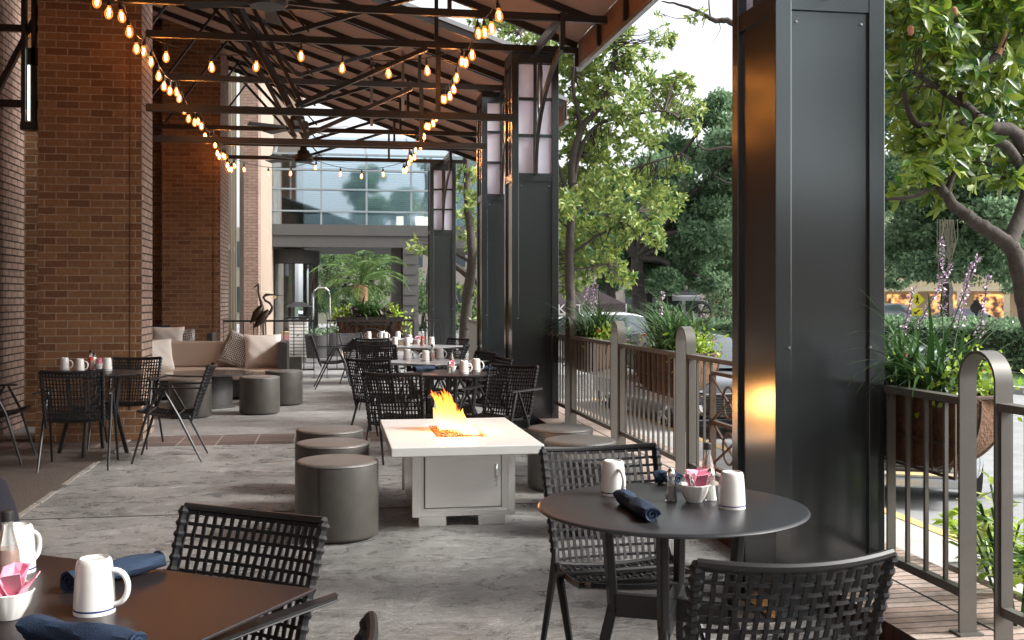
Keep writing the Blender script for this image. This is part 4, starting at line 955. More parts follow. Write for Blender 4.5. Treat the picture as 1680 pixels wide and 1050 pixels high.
MB().lathe([(0, .45), (.555, .45), (.56, .445), (.56, .43), (.555, .425), (0, .425)], n=64).build('tabletop', pm('glossy_dark_top', (.03, .03, .032), .12, coat=.5), c, smooth=True)
q = MB(); q.lathe([(.30, .424), (.30, .04), (.34, .03), (.34, 0)], n=40); q.build('drum_base', sofa_wicker, c, smooth=True)
def pillow(loc, w_, h_, rz, tilt, mat, label, th=.13):
    q = MB(); n = 12; vs_ = []
    for s in (-1, 1):
        for i in range(n + 1):
            for k in range(n + 1):
                u, v = -1 + 2 * i / n, -1 + 2 * k / n; e = (1 - u ** 4) * (1 - v ** 4)
                pinch = 1 - .07 * (1 - abs(u) ** 2) * abs(v) ** 3; pin2 = 1 - .07 * (1 - abs(v) ** 2) * abs(u) ** 3
                vs_.append((u * w_ / 2 * pin2, s * th / 2 * e ** .55 + .004 * math.sin(u * 9 + v * 7), (v * h_ / 2) * pinch))
    N1 = (n + 1) ** 2
    fs = []
    for s in range(2):
        for i in range(n):
            for k in range(n):
                a_ = s * N1 + i * (n + 1) + k; f_ = (a_, a_ + 1, a_ + n + 2, a_ + n + 1); fs.append(f_ if s else tuple(reversed(f_)))
    q.add(vs_, fs); ob = q.build('pillow', mat, None, smooth=True); ob.location = loc; ob.rotation_euler = (R(tilt), 0, rz)
    return ob
m, t, b = nodes_of('geometric_pillow'); tc = t.nodes.new('ShaderNodeTexCoord'); mp = t.nodes.new('ShaderNodeMapping'); mp.inputs['Scale'].default_value = (26, 26, 26); mp.inputs['Rotation'].default_value = (0, R(45), 0)
ck = t.nodes.new('ShaderNodeTexChecker'); ck.inputs['Color1'].default_value = (.55, .52, .48, 1); ck.inputs['Color2'].default_value = (.06, .055, .05, 1); ck.inputs['Scale'].default_value = 2
t.links.new(tc.outputs['Object'], mp.inputs[0]); t.links.new(mp.outputs[0], ck.inputs[0]); t.links.new(ck.outputs[0], b.inputs['Base Color']); b.inputs['Roughness'].default_value = .9; patt = m
sf = thing('sofa', 'long curved beige sofa with dark wicker shell against the brick piers', 'sofa', PD(360, 15.2))
SX0, SX1 = -2.35, .93     # local x extents
def curve(u): return -.20 * (2 * u - 1) ** 2
n = 20
q = MB()
def slab(q, y0, y1, z0, z1, x0=SX0, x1=SX1, mi=0):
    vs_ = []
    for i in range(n + 1):
        u = i / n; x = x0 + (x1 - x0) * u; c_ = curve((x - SX0) / (SX1 - SX0)); vs_ += [(x, y0 + c_, z0), (x, y1 + c_, z0), (x, y1 + c_, z1), (x, y0 + c_, z1)]
    fs = [(4 * i + a_, 4 * i + (a_ + 1) % 4, 4 * (i + 1) + (a_ + 1) % 4, 4 * (i + 1) + a_) for i in range(n) for a_ in range(4)] + [(3, 2, 1, 0), (4 * n, 4 * n + 1, 4 * n + 2, 4 * n + 3)]
    q.add(vs_, fs, mi)
slab(q, -.30, .62, .04, .27); slab(q, .55, .64, .271, .74); q.build('wicker_shell', sofa_wicker, sf)
q = MB(); slab(q, -.34, .5, .272, .42, SX0 + .02, SX1 - .1); q.build('seat_cushion', sofa_fab, sf, smooth=True, bevel=.03, segs=3)
q = MB(); slab(q, .36, .545, .42, .79, SX0 + .02, SX1 - .12); q.build('back_cushion', sofa_fab, sf, smooth=True, bevel=.03, segs=3)
q = MB(); q.box(SX1 - .09, SX1 + .0, -.45, .45, .04, .80)
for k in range(5): q.box(SX1 + .002 + 0 * k, SX1 + .03, -.44 + k * .18, -.34 + k * .18, .05, .79)
q.build('end_arm', sofa_wicker, sf)
base = PD(360, 15.2)
pp_ = pillow(base + Vector((.26, .20, .66)), .52, .50, R(-8), -14, patt, ''); pp_.rotation_euler[1] = R(22)
tag(pp_, 'black and white patterned pillow leaning at the right end of the beige sofa', 'pillow', 'scatter pillows')
bpy.data.objects[-1]
tag(pillow(base + Vector((.60, .14, .655)), .54, .50, R(12), -14, pillow_fab, ''), 'plain cream pillow in the right corner of the beige sofa', 'pillow', 'scatter pillows')
v = PD(258, 14.9); tag(pillow(Vector((v.x, v.y, .63)), .46, .46, R(30), -18, pillow_fab, ''), 'cream pillow at the left end of the beige sofa by the brick pier', 'pillow', 'scatter pillows')
v = PD(276, 16.6); tag(pillow(Vector((v.x, v.y, .80)), .5, .36, R(5), 12, pillow_fab, ''), 'cream pillow rising behind the beige sofa back, at the left', 'pillow', 'scatter pillows')
v = PD(300, 16.7); tag(pillow(Vector((v.x, v.y, .77)), .4, .34, R(-5), 12, patt, ''), 'patterned pillow rising behind the beige sofa back, beside a cream one', 'pillow', 'scatter pillows')
v = PD(252, 17.0); tag(pillow(Vector((v.x, v.y, .84)), .5, .3, R(0), 10, navy, ''), 'navy pillow behind the sofa against the brick pier', 'pillow', 'scatter pillows')
v = PD(436, 16.2); tag(pillow(Vector((v.x, v.y, .80)), .46, .13, R(-6), 70, navy, '', .1), 'folded navy cushion lying on the sofa back near the bird statue', 'cushion')
v = PD(405, 16.0); tag(pillow(Vector((v.x, v.y, .76)), .3, .2, R(10), 20, pillow_fab, '', .1), 'small white pillow behind the patterned one on the sofa', 'pillow', 'scatter pillows')
sf2 = thing('wicker_bench', 'dark wicker sofa standing back to back behind the beige one', 'sofa', PD(290, 16.9)); q = MB(); q.box(-.7, .55, -.12, .6, .05, .40); q.box(-.7, .55, -.12, -.02, .401, .72); q.box(.46, .55, -.019, .6, .401, .86); q.build('wicker_shell', sofa_wicker, sf2, bevel=.01)
q = MB(); q.box(-.66, .44, -.0, .58, .402, .5); q.build('seat_cushion', sofa_fab, sf2, bevel=.02)
# navy coat at the far left edge
v = P(-12, 905, 0); cb_ = MB(); prof = [(.02, .52), (.10, .50), (.13, .42), (.17, .3), (.22, .12), (.24, .0)]
cb_.lathe([(.02, .56), (.07, .53), (.11, .44), (.15, .30), (.19, .12), (.21, .0)], n=28)
for i in range(len(cb_.v)):
    x, y, z = cb_.v[i]; a_ = math.atan2(y, x); f_ = 1 + .1 * math.sin(5 * a_) * (1 - z); cb_.v[i] = (x * f_, y * f_, z)
ob = cb_.build('draped_cloth', pm('midnight_cloth', (.004, .004, .01), .95), None, smooth=True); v = PD(-18, 4.55); ob.location = (v.x, v.y, 0); ob.scale = (.9, .9, 1.2); tag(ob, 'dark navy draped cloth at the left edge of the view', 'cloth')
# ------------------------------------------------------------------ fire table
fx0, fx1, fy0, fy1, ft = .345, 1.272, 6.36, 7.86, .53
f = thing('fire_table', 'white stone-topped fire table with steel cabinet and burning flame', 'fire table', ((fx0 + fx1) / 2, (fy0 + fy1) / 2, 0)); ox, oy = f.location.x, f.location.y
def fp(m_, name, mat, **k): o = m_.build(name, mat, f, **k); o.location = (-ox, -oy, 0); return o
hx0, hx1, hy0, hy1 = .66, .985, 6.80, 7.50
q = MB()
q.add([(fx0, fy0, ft), (fx1, fy0, ft), (fx1, fy1, ft), (fx0, fy1, ft), (hx0, hy0, ft), (hx1, hy0, ft), (hx1, hy1, ft), (hx0, hy1, ft),
       (fx0, fy0, ft - .058), (fx1, fy0, ft - .058), (fx1, fy1, ft - .058), (fx0, fy1, ft - .058), (hx0, hy0, ft - .058), (hx1, hy0, ft - .058), (hx1, hy1, ft - .058), (hx0, hy1, ft - .058)],
      [(0, 1, 5, 4), (1, 2, 6, 5), (2, 3, 7, 6), (3, 0, 4, 7), (0, 8, 9, 1), (1, 9, 10, 2), (2, 10, 11, 3), (3, 11, 8, 0), (8, 12, 13, 9), (9, 13, 14, 10), (10, 14, 15, 11), (11, 15, 12, 8), (4, 5, 13, 12), (5, 6, 14, 13), (6, 7, 15, 14), (7, 4, 12, 15)])
fp(q, 'tabletop', stone_top, bevel=.006)
bx0, bx1, by0, by1 = .50, 1.122, 6.62, 7.60
q = MB(); q.box(bx0, bx1, by0, by1, .075, ft - .0585); fp(q, 'cabinet', steel, bevel=.003)
q = MB(); q.box(bx0 - .012, bx0 + .03, by0 - .012, by0 + .03, .06, ft - .06); q.box(bx1 - .03, bx1 + .012, by0 - .012, by0 + .03, .06, ft - .06); q.box(bx0 + .031, bx1 - .031, by0 - .008, by0 + .02, .062, .095); q.box(bx0 - .012, bx0 + .03, by1 - .03, by1 + .012, .06, ft - .06); fp(q, 'edge_trim', steel, bevel=.002)
q = MB(); q.box(bx0 + .062, bx1 - .075, by0 - .022, by0 - .001, .115, ft - .07); fp(q, 'door_shadow_gap', blackplastic)
q = MB(); q.box(bx0 + .067, bx1 - .080, by0 - .030, by0 - .005, .120, ft - .073); d_ = fp(q, 'door', steel, bevel=.003)
q = MB(); hxx = bx1 - .115; q.tube([(hxx, by0 - .03, .385), (hxx, by0 - .06, .385), (hxx, by0 - .065, .375), (hxx, by0 - .065, .265), (hxx, by0 - .06, .255), (hxx, by0 - .03, .255)], .0065, 8); q.lathe([(0, .001), (.012, .001), (.012, 0)], (hxx, by0 - .031, .385), 10); ho = q.build('handle', chrome, d_, smooth=True)
for (a_, b_) in ((bx0 + .03, bx0 + .20), (bx1 - .22, bx1 - .05)):
    fp(MB().box(a_, b_, by0 - .005, by0 + .16, 0, .061), 'foot', steel, bevel=.003); fp(MB().box(a_, b_, by1 - .16, by1 - .005, 0, .061), 'foot', steel, bevel=.003)
q = MB(); q.box(hx0 - .005, hx1 + .005, hy0 - .005, hy1 + .005, ft - .12, ft - .059); fp(q, 'burner_tray', blackplastic)
N_ = 2600; pos = np.stack([rng.uniform(hx0 + .008, hx1 - .008, N_), rng.uniform(hy0 + .008, hy1 - .008, N_), np.full(N_, ft - .03)], 1)
pos[:, 2] += .018 + .02 * np.exp(-((pos[:, 0] - .83) / .12) ** 2 - ((pos[:, 1] - 7.1) / .2) ** 2) + rng.uniform(-.02, .006, N_)
tv = [(1, 0, 0), (-1, .1, 0), (0, 1, .1), (.1, -1, 0), (0, .1, 1), (0, 0, -1)]; tf = [(0, 2, 4), (2, 1, 4), (1, 3, 4), (3, 0, 4), (2, 0, 5), (1, 2, 5), (3, 1, 5), (0, 3, 5)]
g = scatter('fire_glass', tv, tf, pos, basis(rng.normal(size=(N_, 3))), rng.uniform(.004, .009, N_), lava, f); g.location = (-ox, -oy, 0)
# flame: tongues of thin curved sheets, brighter and whiter near the burner
m, t, b = nodes_of('flame'); o = t.nodes['Material Output']; tc = t.nodes.new('ShaderNodeTexCoord'); sp = t.nodes.new('ShaderNodeSeparateXYZ'); t.links.new(tc.outputs['Object'], sp.inputs[0])
rp = t.nodes.new('ShaderNodeValToRGB'); e = rp.color_ramp.elements; e[0].position = 0; e[0].color = (1, .5, .14, 1); e[1].position = 1; e[1].color = (1, .14, .01, 1); e2 = rp.color_ramp.elements.new(.45); e2.color = (1, .3, .04, 1)
mr = t.nodes.new('ShaderNodeMapRange'); mr.inputs['From Max'].default_value = .30; t.links.new(sp.outputs[2], mr.inputs[0]); t.links.new(mr.outputs[0], rp.inputs[0])
emn = t.nodes.new('ShaderNodeEmission'); t.links.new(rp.outputs[0], emn.inputs[0]); st = t.nodes.new('ShaderNodeMapRange'); st.inputs['From Max'].default_value = .30; st.inputs['To Min'].default_value = 5; st.inputs['To Max'].default_value = 1.0; t.links.new(sp.outputs[2], st.inputs[0]); t.links.new(st.outputs[0], emn.inputs[1])
tr = t.nodes.new('ShaderNodeBsdfTransparent'); mx = t.nodes.new('ShaderNodeMixShader'); lw = t.nodes.new('ShaderNodeLayerWeight'); lw.inputs[0].default_value = .5
nz = t.nodes.new('ShaderNodeTexNoise'); nz.inputs['Scale'].default_value = 16; mp = t.nodes.new('ShaderNodeMapping'); mp.inputs['Scale'].default_value = (1.6, 1.6, .5); t.links.new(tc.outputs['Object'], mp.inputs[0]); t.links.new(mp.outputs[0], nz.inputs[0])
iv = t.nodes.new('ShaderNodeMath'); iv.operation = 'SUBTRACT'; iv.inputs[0].default_value = 1.12; t.links.new(lw.outputs['Facing'], iv.inputs[1])
mu = t.nodes.new('ShaderNodeMath'); mu.operation = 'MULTIPLY'; mu.use_clamp = True; nm = t.nodes.new('ShaderNodeMapRange'); nm.inputs['From Min'].default_value = .35; nm.inputs['From Max'].default_value = .6; nm.inputs['To Min'].default_value = .05; nm.inputs['To Max'].default_value = 1.0; t.links.new(nz.outputs[0], nm.inputs[0])
pw_ = t.nodes.new('ShaderNodeMath'); pw_.operation = 'POWER'; pw_.inputs[1].default_value = 4; t.links.new(iv.outputs[0], pw_.inputs[0])
t.links.new(pw_.outputs[0], mu.inputs[0]); t.links.new(nm.outputs[0], mu.inputs[1]); t.links.new(mu.outputs[0], mx.inputs[0]); t.links.new(tr.outputs[0], mx.inputs[1]); t.links.new(emn.outputs[0], mx.inputs[2]); t.links.new(mx.outputs[0], o.inputs[0]); flame_mat = m
random.seed(21); q = MB()
for i in range(60):
    u = random.random(); bx = .74 + .18 * u + random.uniform(-.02, .02); by = 7.28 - .34 * u + random.uniform(-.04, .04); hgt = (.31 - .22 * abs(u - .15) / .85) * random.uniform(.55, 1.0); r0 = random.uniform(.014, .055); lx = random.uniform(-.09, -.01); ph = random.random() * 6
    pts = []; rs = []
    for k in range(11):
        s = k / 10; pts.append((bx - .83 + lx * s * s + .012 * math.sin(ph + s * 7) * s, by - 7.1 + .01 * math.cos(ph + s * 6) * s, s * hgt)); rs.append(r0 * (max(.02, math.sin(math.pi * (.22 + .78 * s)) ** .8)) * (1 - .25 * s))
    q.tube(pts, rs, 10)
fl = q.build('flame', flame_mat, None, smooth=True); fl.location = (.83, 7.1, ft - .015); tag(fl, 'orange and white flame rising from the fire table', 'flame')
ld = bpy.data.lights.new('fire_glow', 'POINT'); ld.energy = 13; ld.color = (1, .42, .12); ld.shadow_soft_size = .12; lo = bpy.data.objects.new('fire_glow', ld); scene.collection.objects.link(lo); lo.parent = fl; lo.location = (0, 0, .16)
# ------------------------------------------------------------------ bronze birds
v = PD(425, 17.0)
pl_ = MB().box(-.3, .3, -.2, .2, 0, .74).build('statue_plinth', greypanel, None); pl_.location = v; tag(pl_, 'low dark plinth carrying the bronze birds behind the sofa', 'plinth')
def bird(px, neck, label, s, flip, leg=.22):
    c = thing('bird_statue', label, 'statue', PD(px, 17.0, .741), 0, 'bronze wading bird statues')
    q = MB(); q.tube([(-.16 * s, 0, leg - .02), (-.10 * s, 0, leg + .04), (-.03, 0, leg + .12), (.04 * s, 0, leg + .21), (.08 * s, 0, leg + .27)], [.012, .05, .088, .07, .03], 14, flat=.8); body = q
    q.tube([(a_, 0, b_) for (a_, b_, r_) in neck], [r_ for (a_, b_, r_) in neck], 10)
    q.build('body', bronze, c, smooth=True)
    q = MB()
    for sx in (-.02, .03): q.tube([(sx, .02, leg + .08), (sx + .01, .02, leg * .5), (sx, .02, 0)], [.014, .008, .008], 6); q.bar((sx, .02, .005), (sx + .06, .03, .005), .012, .008)
    q.build('legs', bronze, c, smooth=True)
    if flip: c.rotation_euler = (0, 0, math.pi)
    return c
bird(432, [(.07, .42, .03), (.12, .47, .024), (.14, .54, .02), (.10, .60, .018), (.03, .64, .018), (.0, .69, .02), (.04, .73, .024), (.10, .735, .016), (.2, .725, .007), (.34, .72, .003)], 'bronze wading bird with a curled neck and long beak pointing right', 1, False)
bird(424, [(.06, .48, .035), (.05, .58, .025), (.02, .68, .018), (.0, .78, .016), (.0, .86, .02), (.0, .90, .022), (-.03, .88, .012), (-.08, .83, .004)], 'taller bronze wading bird with its neck stretched straight up', .8, False, .30)
# ------------------------------------------------------------------ vehicles
car_black = pm('black_car_paint', (.018, .02, .024), .18, .3, coat=1); car_white = pm('white_car_paint', (.72, .74, .76), .25, coat=1); car_silver = pm('silver_car_paint', (.34, .37, .40), .25, .6, coat=1)
tyre = pm('tyre_rubber', (.02, .02, .02), .8); carglass = pm('car_glass', (.05, .065, .075), .04, spec=1.0); lampg = pm('headlight_glass', (.6, .62, .65), .08, .2, coat=1); redlamp = pm('tail_lamp', (.45, .02, .02), .2)
def make_car(label, loc, rz, paint, suv=False, grille=blackplastic):
    c = thing('parked_car', label, 'car', loc, rz, 'cars parked along the kerb')   # front faces local -Y
    hgt = 1.66 if suv else 1.45; sh = .98 if suv else .88; L_ = 4.5
    # lower body sections: y, half width, zbottom, zshoulder, nose drop
    secs = [(0, .62, .30, .58), (.06, .76, .22, .68), (.22, .86, .18, .76), (.8, .91, .16, sh - .04), (1.35, .91, .16, sh), (3.6, .91, .16, sh + .03), (4.2, .88, .2, sh + .02), (4.42, .8, .3, sh - .06), (4.5, .7, .4, sh - .2)]
    q = MB(); vs_ = []; n = 14
    for (y, hw, zb, zs) in secs:
        ring = [(-hw * .9, zb), (-hw, zb + .12), (-hw * 1.01, (zb + zs) / 2), (-hw * .985, zs - .1), (-hw * .93, zs - .02), (-hw * .6, zs + .03), (-hw * .2, zs + .045), (hw * .2, zs + .045), (hw * .6, zs + .03), (hw * .93, zs - .02), (hw * .985, zs - .1), (hw * 1.01, (zb + zs) / 2), (hw, zb + .12), (hw * .9, zb)]
        vs_ += [(a_, y - L_ / 2, b_) for a_, b_ in ring]
    fs = [(i * n + k, i * n + (k + 1) % n, (i + 1) * n + (k + 1) % n, (i + 1) * n + k) for i in range(len(secs) - 1) for k in range(n)] + [tuple(range(n)), tuple(reversed(range((len(secs) - 1) * n, len(secs) * n)))]
    q.add(vs_, fs); body = q.build('body', paint, c, smooth=True); body.modifiers.new('sub', 'SUBSURF').levels = 1; body.modifiers['sub'].render_levels = 2
    cs = [(1.15, .80, sh + .02, sh + .03), (1.95, .76, sh, hgt - .06), (2.35, .72, sh, hgt), (3.3, .72, sh, hgt - (.01 if suv else .05)), (3.95 if not suv else 4.15, .76, sh, hgt - (.3 if not suv else .14)), (4.35, .78, sh, sh + .03)]
    q = MB(); vs_ = []; n = 8
    for (y, hw, zb, zt) in cs:
        ring = [(-hw - .1, zb), (-hw - .06, zb + (zt - zb) * .5), (-hw + .04, zt - .03 * (zt > zb + .1)), (-hw * .5, zt + .02), (hw * .5, zt + .02), (hw - .04, zt - .03 * (zt > zb + .1)), (hw + .06, zb + (zt - zb) * .5), (hw + .1, zb)]
        vs_ += [(a_, y - L_ / 2, b_) for a_, b_ in ring]
    fs = [(i * n + k, i * n + (k + 1) % n, (i + 1) * n + (k + 1) % n, (i + 1) * n + k) for i in range(len(cs) - 1) for k in range(n)]
    mi = []
    for i in range(len(cs) - 1):
        for k in range(n): mi.append(1 if (k in (0, 1, 5, 6) and 0 < i < len(cs) - 1) or (i in (0, len(cs) - 2) and k in (2, 3, 4, 1, 5)) else 0)
    q.add(vs_, fs); q.m = mi; q.build('cabin', [paint, carglass], c, smooth=True)
    for (y) in (.82, 3.55):
        for s in (-1, 1):
            q = MB(); X_ = s * .80; prof = [(0, -.1), (.24, -.1), (.31, -.09), (.325, -.05), (.325, .05), (.31, .09), (.22, .095), (.20, .06), (0, .05)]
            wv = [(r * math.cos(t_), z * s, r * math.sin(t_)) for (r, z) in prof for t_ in [2 * math.pi * k / 28 for k in range(28)]]
            fs = [(i * 28 + k, i * 28 + (k + 1) % 28, (i + 1) * 28 + (k + 1) % 28, (i + 1) * 28 + k) for i in range(len(prof) - 1) for k in range(28)]
            q.add([(X_ + b_, y - L_ / 2 + a_, .325 + c2) for (a_, b_, c2) in wv], fs); wh = q.build('wheel', tyre, c, smooth=True)
            q = MB()
            for k in range(7): a_ = k * 2 * math.pi / 7; q.bar((X_ + s * .085, y - L_ / 2, .325), (X_ + s * .085, y - L_ / 2 + .21 * math.cos(a_), .325 + .21 * math.sin(a_)), .045, .03, up=(1, 0, 0))
            q.tube([(X_ + s * .085, y - L_ / 2 + .215 * math.cos(t_ * math.pi / 12), .325 + .215 * math.sin(t_ * math.pi / 12)) for t_ in range(25)], .014, 5, cap=False); q.build('rim', chrome, wh)
    y0 = -L_ / 2
    q = MB(); q.prism([(-.52, .36), (.52, .36), (.60, .50), (.50, .62), (-.50, .62), (-.60, .50)], y0 - .012, y0 + .04); q.build('grille', grille, c, bevel=.01)
    q = MB()
    for k in range(7): q.box(-.53, .53, y0 - .024, y0 - .013, .375 + k * .034, .388 + k * .034)
    q.build('grille_slats', pm('grille_slat', (.12, .12, .12), .3, .6) if 'grille_slat' not in MATS else MATS['grille_slat'], c)
    q = MB(); q.box(-.62, .62, y0 - .03, y0 + .02, .325, .352); q.tube([(-.62, y0 - .02, .34), (-.70, y0 + .0, .50), (-.60, y0 - .012, .64), (.60, y0 - .012, .64), (.70, y0, .50), (.62, y0 - .02, .34)], .014, 6); q.build('chrome_trim', chrome, c)
    q = MB(); q.box(-.72, .72, y0 - .04, y0 + .1, .2, .3); q.build('bumper', paint, c, bevel=.02)
    for s in (-1, 1):
        q = MB(); q.add([(s * .56, y0 + .02, .66), (s * .80, y0 + .14, .70), (s * .86, y0 + .34, .76), (s * .78, y0 + .2, .80), (s * .58, y0 + .03, .74), (s * .70, y0 + .25, .7)], [(0, 1, 3, 4), (1, 2, 3), (0, 4, 5), (3, 2, 5), (4, 3, 5)]); q.build('headlight', lampg, c)
        q = MB(); q.box(s * .93 - .09, s * .93 + .09, y0 + 1.42, y0 + 1.50, sh + .02, sh + .16); q.build('wing_mirror', paint, c, bevel=.03)
        q = MB(); q.lathe([(0, -.004), (.06, -.003)], (0, 0, 0), 12); q.v = [(s * .66 + a_, y0 + .0 - .0 + cc, .44 + b_) for a_, b_, cc in q.v]; q.build('fog_lamp', lampg, c)
    return c
fc = PD(1460, 10.2, ZR); fa = R(26); make_car('silver grey car seen through the fence below the big flower planter, grille facing the camera', (fc.x + 2.25 * math.sin(fa), fc.y + 2.25 * math.cos(fa), ZR), -fa, car_silver)
make_car('black car behind the fence bay left of the nearest column, front towards the camera', tuple(PD(1118, 17.3, ZR)), R(4), car_black)
make_car('white car parked beyond the black one, behind the flower planters', tuple(PD(1000, 24.5, ZR)), R(2), car_white, True)
make_car('second white car far along the kerb, half hidden by the second column', tuple(PD(950, 31.5, ZR)), R(2), car_white)
q0 = PD(1590, 62, ZR); make_car('dark car far away in front of the pale yellow building', tuple(q0), R(80), car_black)
q0 = PD(1470, 66, ZR); make_car('dark car far away behind the yellow crossing sign', tuple(q0), R(85), pm('blue_car_paint', (.02, .03, .06), .2, coat=1), True)
# white work van with ladder rack
c = thing('white_van', 'white work van with roof rack parked by the far trees', 'van', tuple(PD(1134, 61, ZR)), R(-28))
q = MB(); q.prism([(-2.6, .45), (2.3, .45), (2.6, .6), (2.6, 1.1), (1.9, 1.3), (1.3, 2.05), (-2.6, 2.15)], -.95, .95, 'x'); q.build('body', car_white, c, bevel=.08, segs=3)
q = MB(); q.prism([(1.93, 1.32), (1.36, 1.98), (1.2, 1.98), (1.2, 1.32)], -.96, .96, 'x'); q.box(-.8, -.1, -2.62, -2.59, 1.25, 1.85); q.box(.1, .8, -2.62, -2.59, 1.25, 1.85); q.build('window', carglass, c)
for s in (-1, 1):
    for y in (-1.7, 1.7):
        q = MB(); q.v = []; q.tube([(s * .78, y, .36), (s * .97, y, .36)], .36, 20); q.build('wheel', tyre, c, smooth=True)
    MB().box(s * .85 - .06, s * .85 + .06, -2.64, -2.58, .9, 1.3).build('tail_lamp', redlamp, c)
q = MB()
for k in range(6): q.box(-.9, .9, -2.2 + k * .65, -2.15 + k * .65, 2.2, 2.34)
q.box(-.9, -.86, -2.3, 1.2, 2.34, 2.38); q.box(.86, .9, -2.3, 1.2, 2.34, 2.38); q.build('roof_rack', alu, c)
MB().box(-.95, .95, -2.7, -2.6, .4, .58).build('bumper', blackplastic, c)
# decorative iron wheel on a post
c = thing('iron_wheel_sign', 'black iron spoked wheel ornament on a post beside the white van', 'ornament', tuple(PD(1150, 44, ZR)), -YAW * 2)
q = MB(); zc = H + (HOR - 513) * 44 / FP - ZR; q.tube([(.42 * math.cos(t_ * math.pi / 14), 0, zc + .42 * math.sin(t_ * math.pi / 14)) for t_ in range(29)], .07, 6, cap=False)
for k in range(6): q.bar((0, 0, zc), (.4 * math.cos(k * 1.047), 0, zc + .4 * math.sin(k * 1.047)), .06, .04, up=(0, 1, 0))
q.lathe([(0, .05), (.1, .05), (.1, -.05), (0, -.05)], (0, 0, zc), 12); q.build('wheel', blackplastic, c)
MB().box(-.05, .05, -.05, .05, 0, zc - .42).build('post', blackplastic, c)
# market tent with lettering
p0 = PD(905, 44, ZR); c = thing('market_tent', 'dark brown market tent with white letters on its valance, beyond the magnolia trunk', 'tent', tuple(PD(945, 45, ZR)), -.05)
zt, ze = H + (HOR - 470) * 45 / FP - ZR, H + (HOR - 498) * 45 / FP - ZR
tw = 1.75; q = MB(); q.add([(-tw, -tw, ze), (tw, -tw, ze), (tw, tw, ze), (-tw, tw, ze), (0, 0, zt + .25)], [(0, 1, 4), (1, 2, 4), (2, 3, 4), (3, 0, 4)]); q.build('roof', pm('tent_canvas', (.08, .055, .06), .8), c)
q = MB(); q.box(-tw, tw, -tw - .02, -tw, ze - .42, ze - .002); q.box(tw, tw + .02, -tw, tw, ze - .42, ze - .002); q.build('valance', MATS['tent_canvas'], c)
q = MB(); q.box(-tw, tw, -tw - .035, -tw - .021, ze - .43, ze - .39); q.box(tw + .021, tw + .03, -tw, tw, ze - .43, ze - .4); q.box(tw - .02, tw + .02, -tw - .04, -tw - .022, ze - .4, ze); q.build('white_piping', white_paper, c)
q = MB()
for a_ in (-tw + .05, tw - .05):
    for b_ in (-tw + .05, tw - .05): q.box(a_ - .03, a_ + .03, b_ - .03, b_ + .03, 0, ze - .02)
q.build('pole', blackplastic, c)
def text(s, size, mat, name, parent, loc, rot):
    cu = bpy.data.curves.new(name, 'FONT'); cu.body = s; cu.size = size; cu.extrude = .01; cu.align_x = 'CENTER'; to = bpy.data.objects.new('tmp', cu); scene.collection.objects.link(to)
    bpy.context.view_layer.update(); me = bpy.data.meshes.new_from_object(to); bpy.data.objects.remove(to); me.name = name
    me.materials.clear(); me.materials.append(mat); o = bpy.data.objects.new(name, me); scene.collection.objects.link(o); o.parent = parent; o.location = loc; o.rotation_euler = rot; return o
text('K ET', .52, white_paper, 'lettering', c, (-.55, -tw - .045, ze - .38), (R(90), 0, 0))
# black kiosk
c = thing('street_kiosk', 'small dark kiosk with a pointed roof among the far trees', 'kiosk', tuple(PD(1081, 58, ZR)), -.3)
zk = H + (HOR - 472) * 58 / FP - ZR
q = MB(); q.box(-.7, .7, -.7, .7, 0, zk - .3); q.add([(-.95, -.95, zk - .3), (.95, -.95, zk - .3), (.95, .95, zk - .3), (-.95, .95, zk - .3), (0, 0, zk + .5)], [(0, 1, 4), (1, 2, 4), (2, 3, 4), (3, 0, 4), (3, 2, 1, 0)]); q.build('body', blackplastic, c); MB().box(-.35, .1, -.74, -.71, .4, zk - .5).build('panel', alu, c)
# pedestrian crossing sign
signy = pm('sign_yellow', (.72, .68, .03), .5); signk = pm('sign_black', (.015, .015, .015), .5)
d = 58; zc = H + (HOR - 491.5) * d / FP; s_ = 11.6 * d / FP
c = thing('crossing_sign', 'yellow diamond pedestrian crossing sign with an arrow plate below', 'sign', tuple(PD(1505, d, ZR)), -.5)
z0 = zc - ZR; q = MB(); q.prism([(0, z0 - s_), (s_, z0), (0, z0 + s_), (-s_, z0)], -.02, 0); q.build('diamond_plate', signy, c)
q = MB(); k_ = s_ / 12
def lp(a_, b_, c_, d_, w_): q.bar((a_ * k_, -.03, z0 + b_ * k_), (c_ * k_, -.03, z0 + d_ * k_), w_ * k_, .012, up=(0, 0, 1)) if False else q.prism([(a_ * k_ - (d_ - b_) / math.hypot(c_ - a_, d_ - b_) * w_ * k_ / 2, z0 + b_ * k_ + (c_ - a_) / math.hypot(c_ - a_, d_ - b_) * w_ * k_ / 2), (a_ * k_ + (d_ - b_) / math.hypot(c_ - a_, d_ - b_) * w_ * k_ / 2, z0 + b_ * k_ - (c_ - a_) / math.hypot(c_ - a_, d_ - b_) * w_ * k_ / 2), (c_ * k_ + (d_ - b_) / math.hypot(c_ - a_, d_ - b_) * w_ * k_ / 2, z0 + d_ * k_ - (c_ - a_) / math.hypot(c_ - a_, d_ - b_) * w_ * k_ / 2), (c_ * k_ - (d_ - b_) / math.hypot(c_ - a_, d_ - b_) * w_ * k_ / 2, z0 + d_ * k_ + (c_ - a_) / math.hypot(c_ - a_, d_ - b_) * w_ * k_ / 2)], -.03 - random.random() * .004, -.021)
lp(0, 4, 0, -1, 2.6); lp(0, -.5, 2.2, -6.5, 1.5); lp(0, -.5, -2.4, -6.2, 1.5); lp(0, 3.4, 2.8, .4, 1.1); lp(0, 3.4, -2.6, 1.0, 1.1); q.prism([(1.2 * k_ * math.cos(t_ * .785), z0 + 5.8 * k_ + 1.2 * k_ * math.sin(t_ * .785)) for t_ in range(8)], -.03, -.021)
q.build('walking_figure', signk, c)
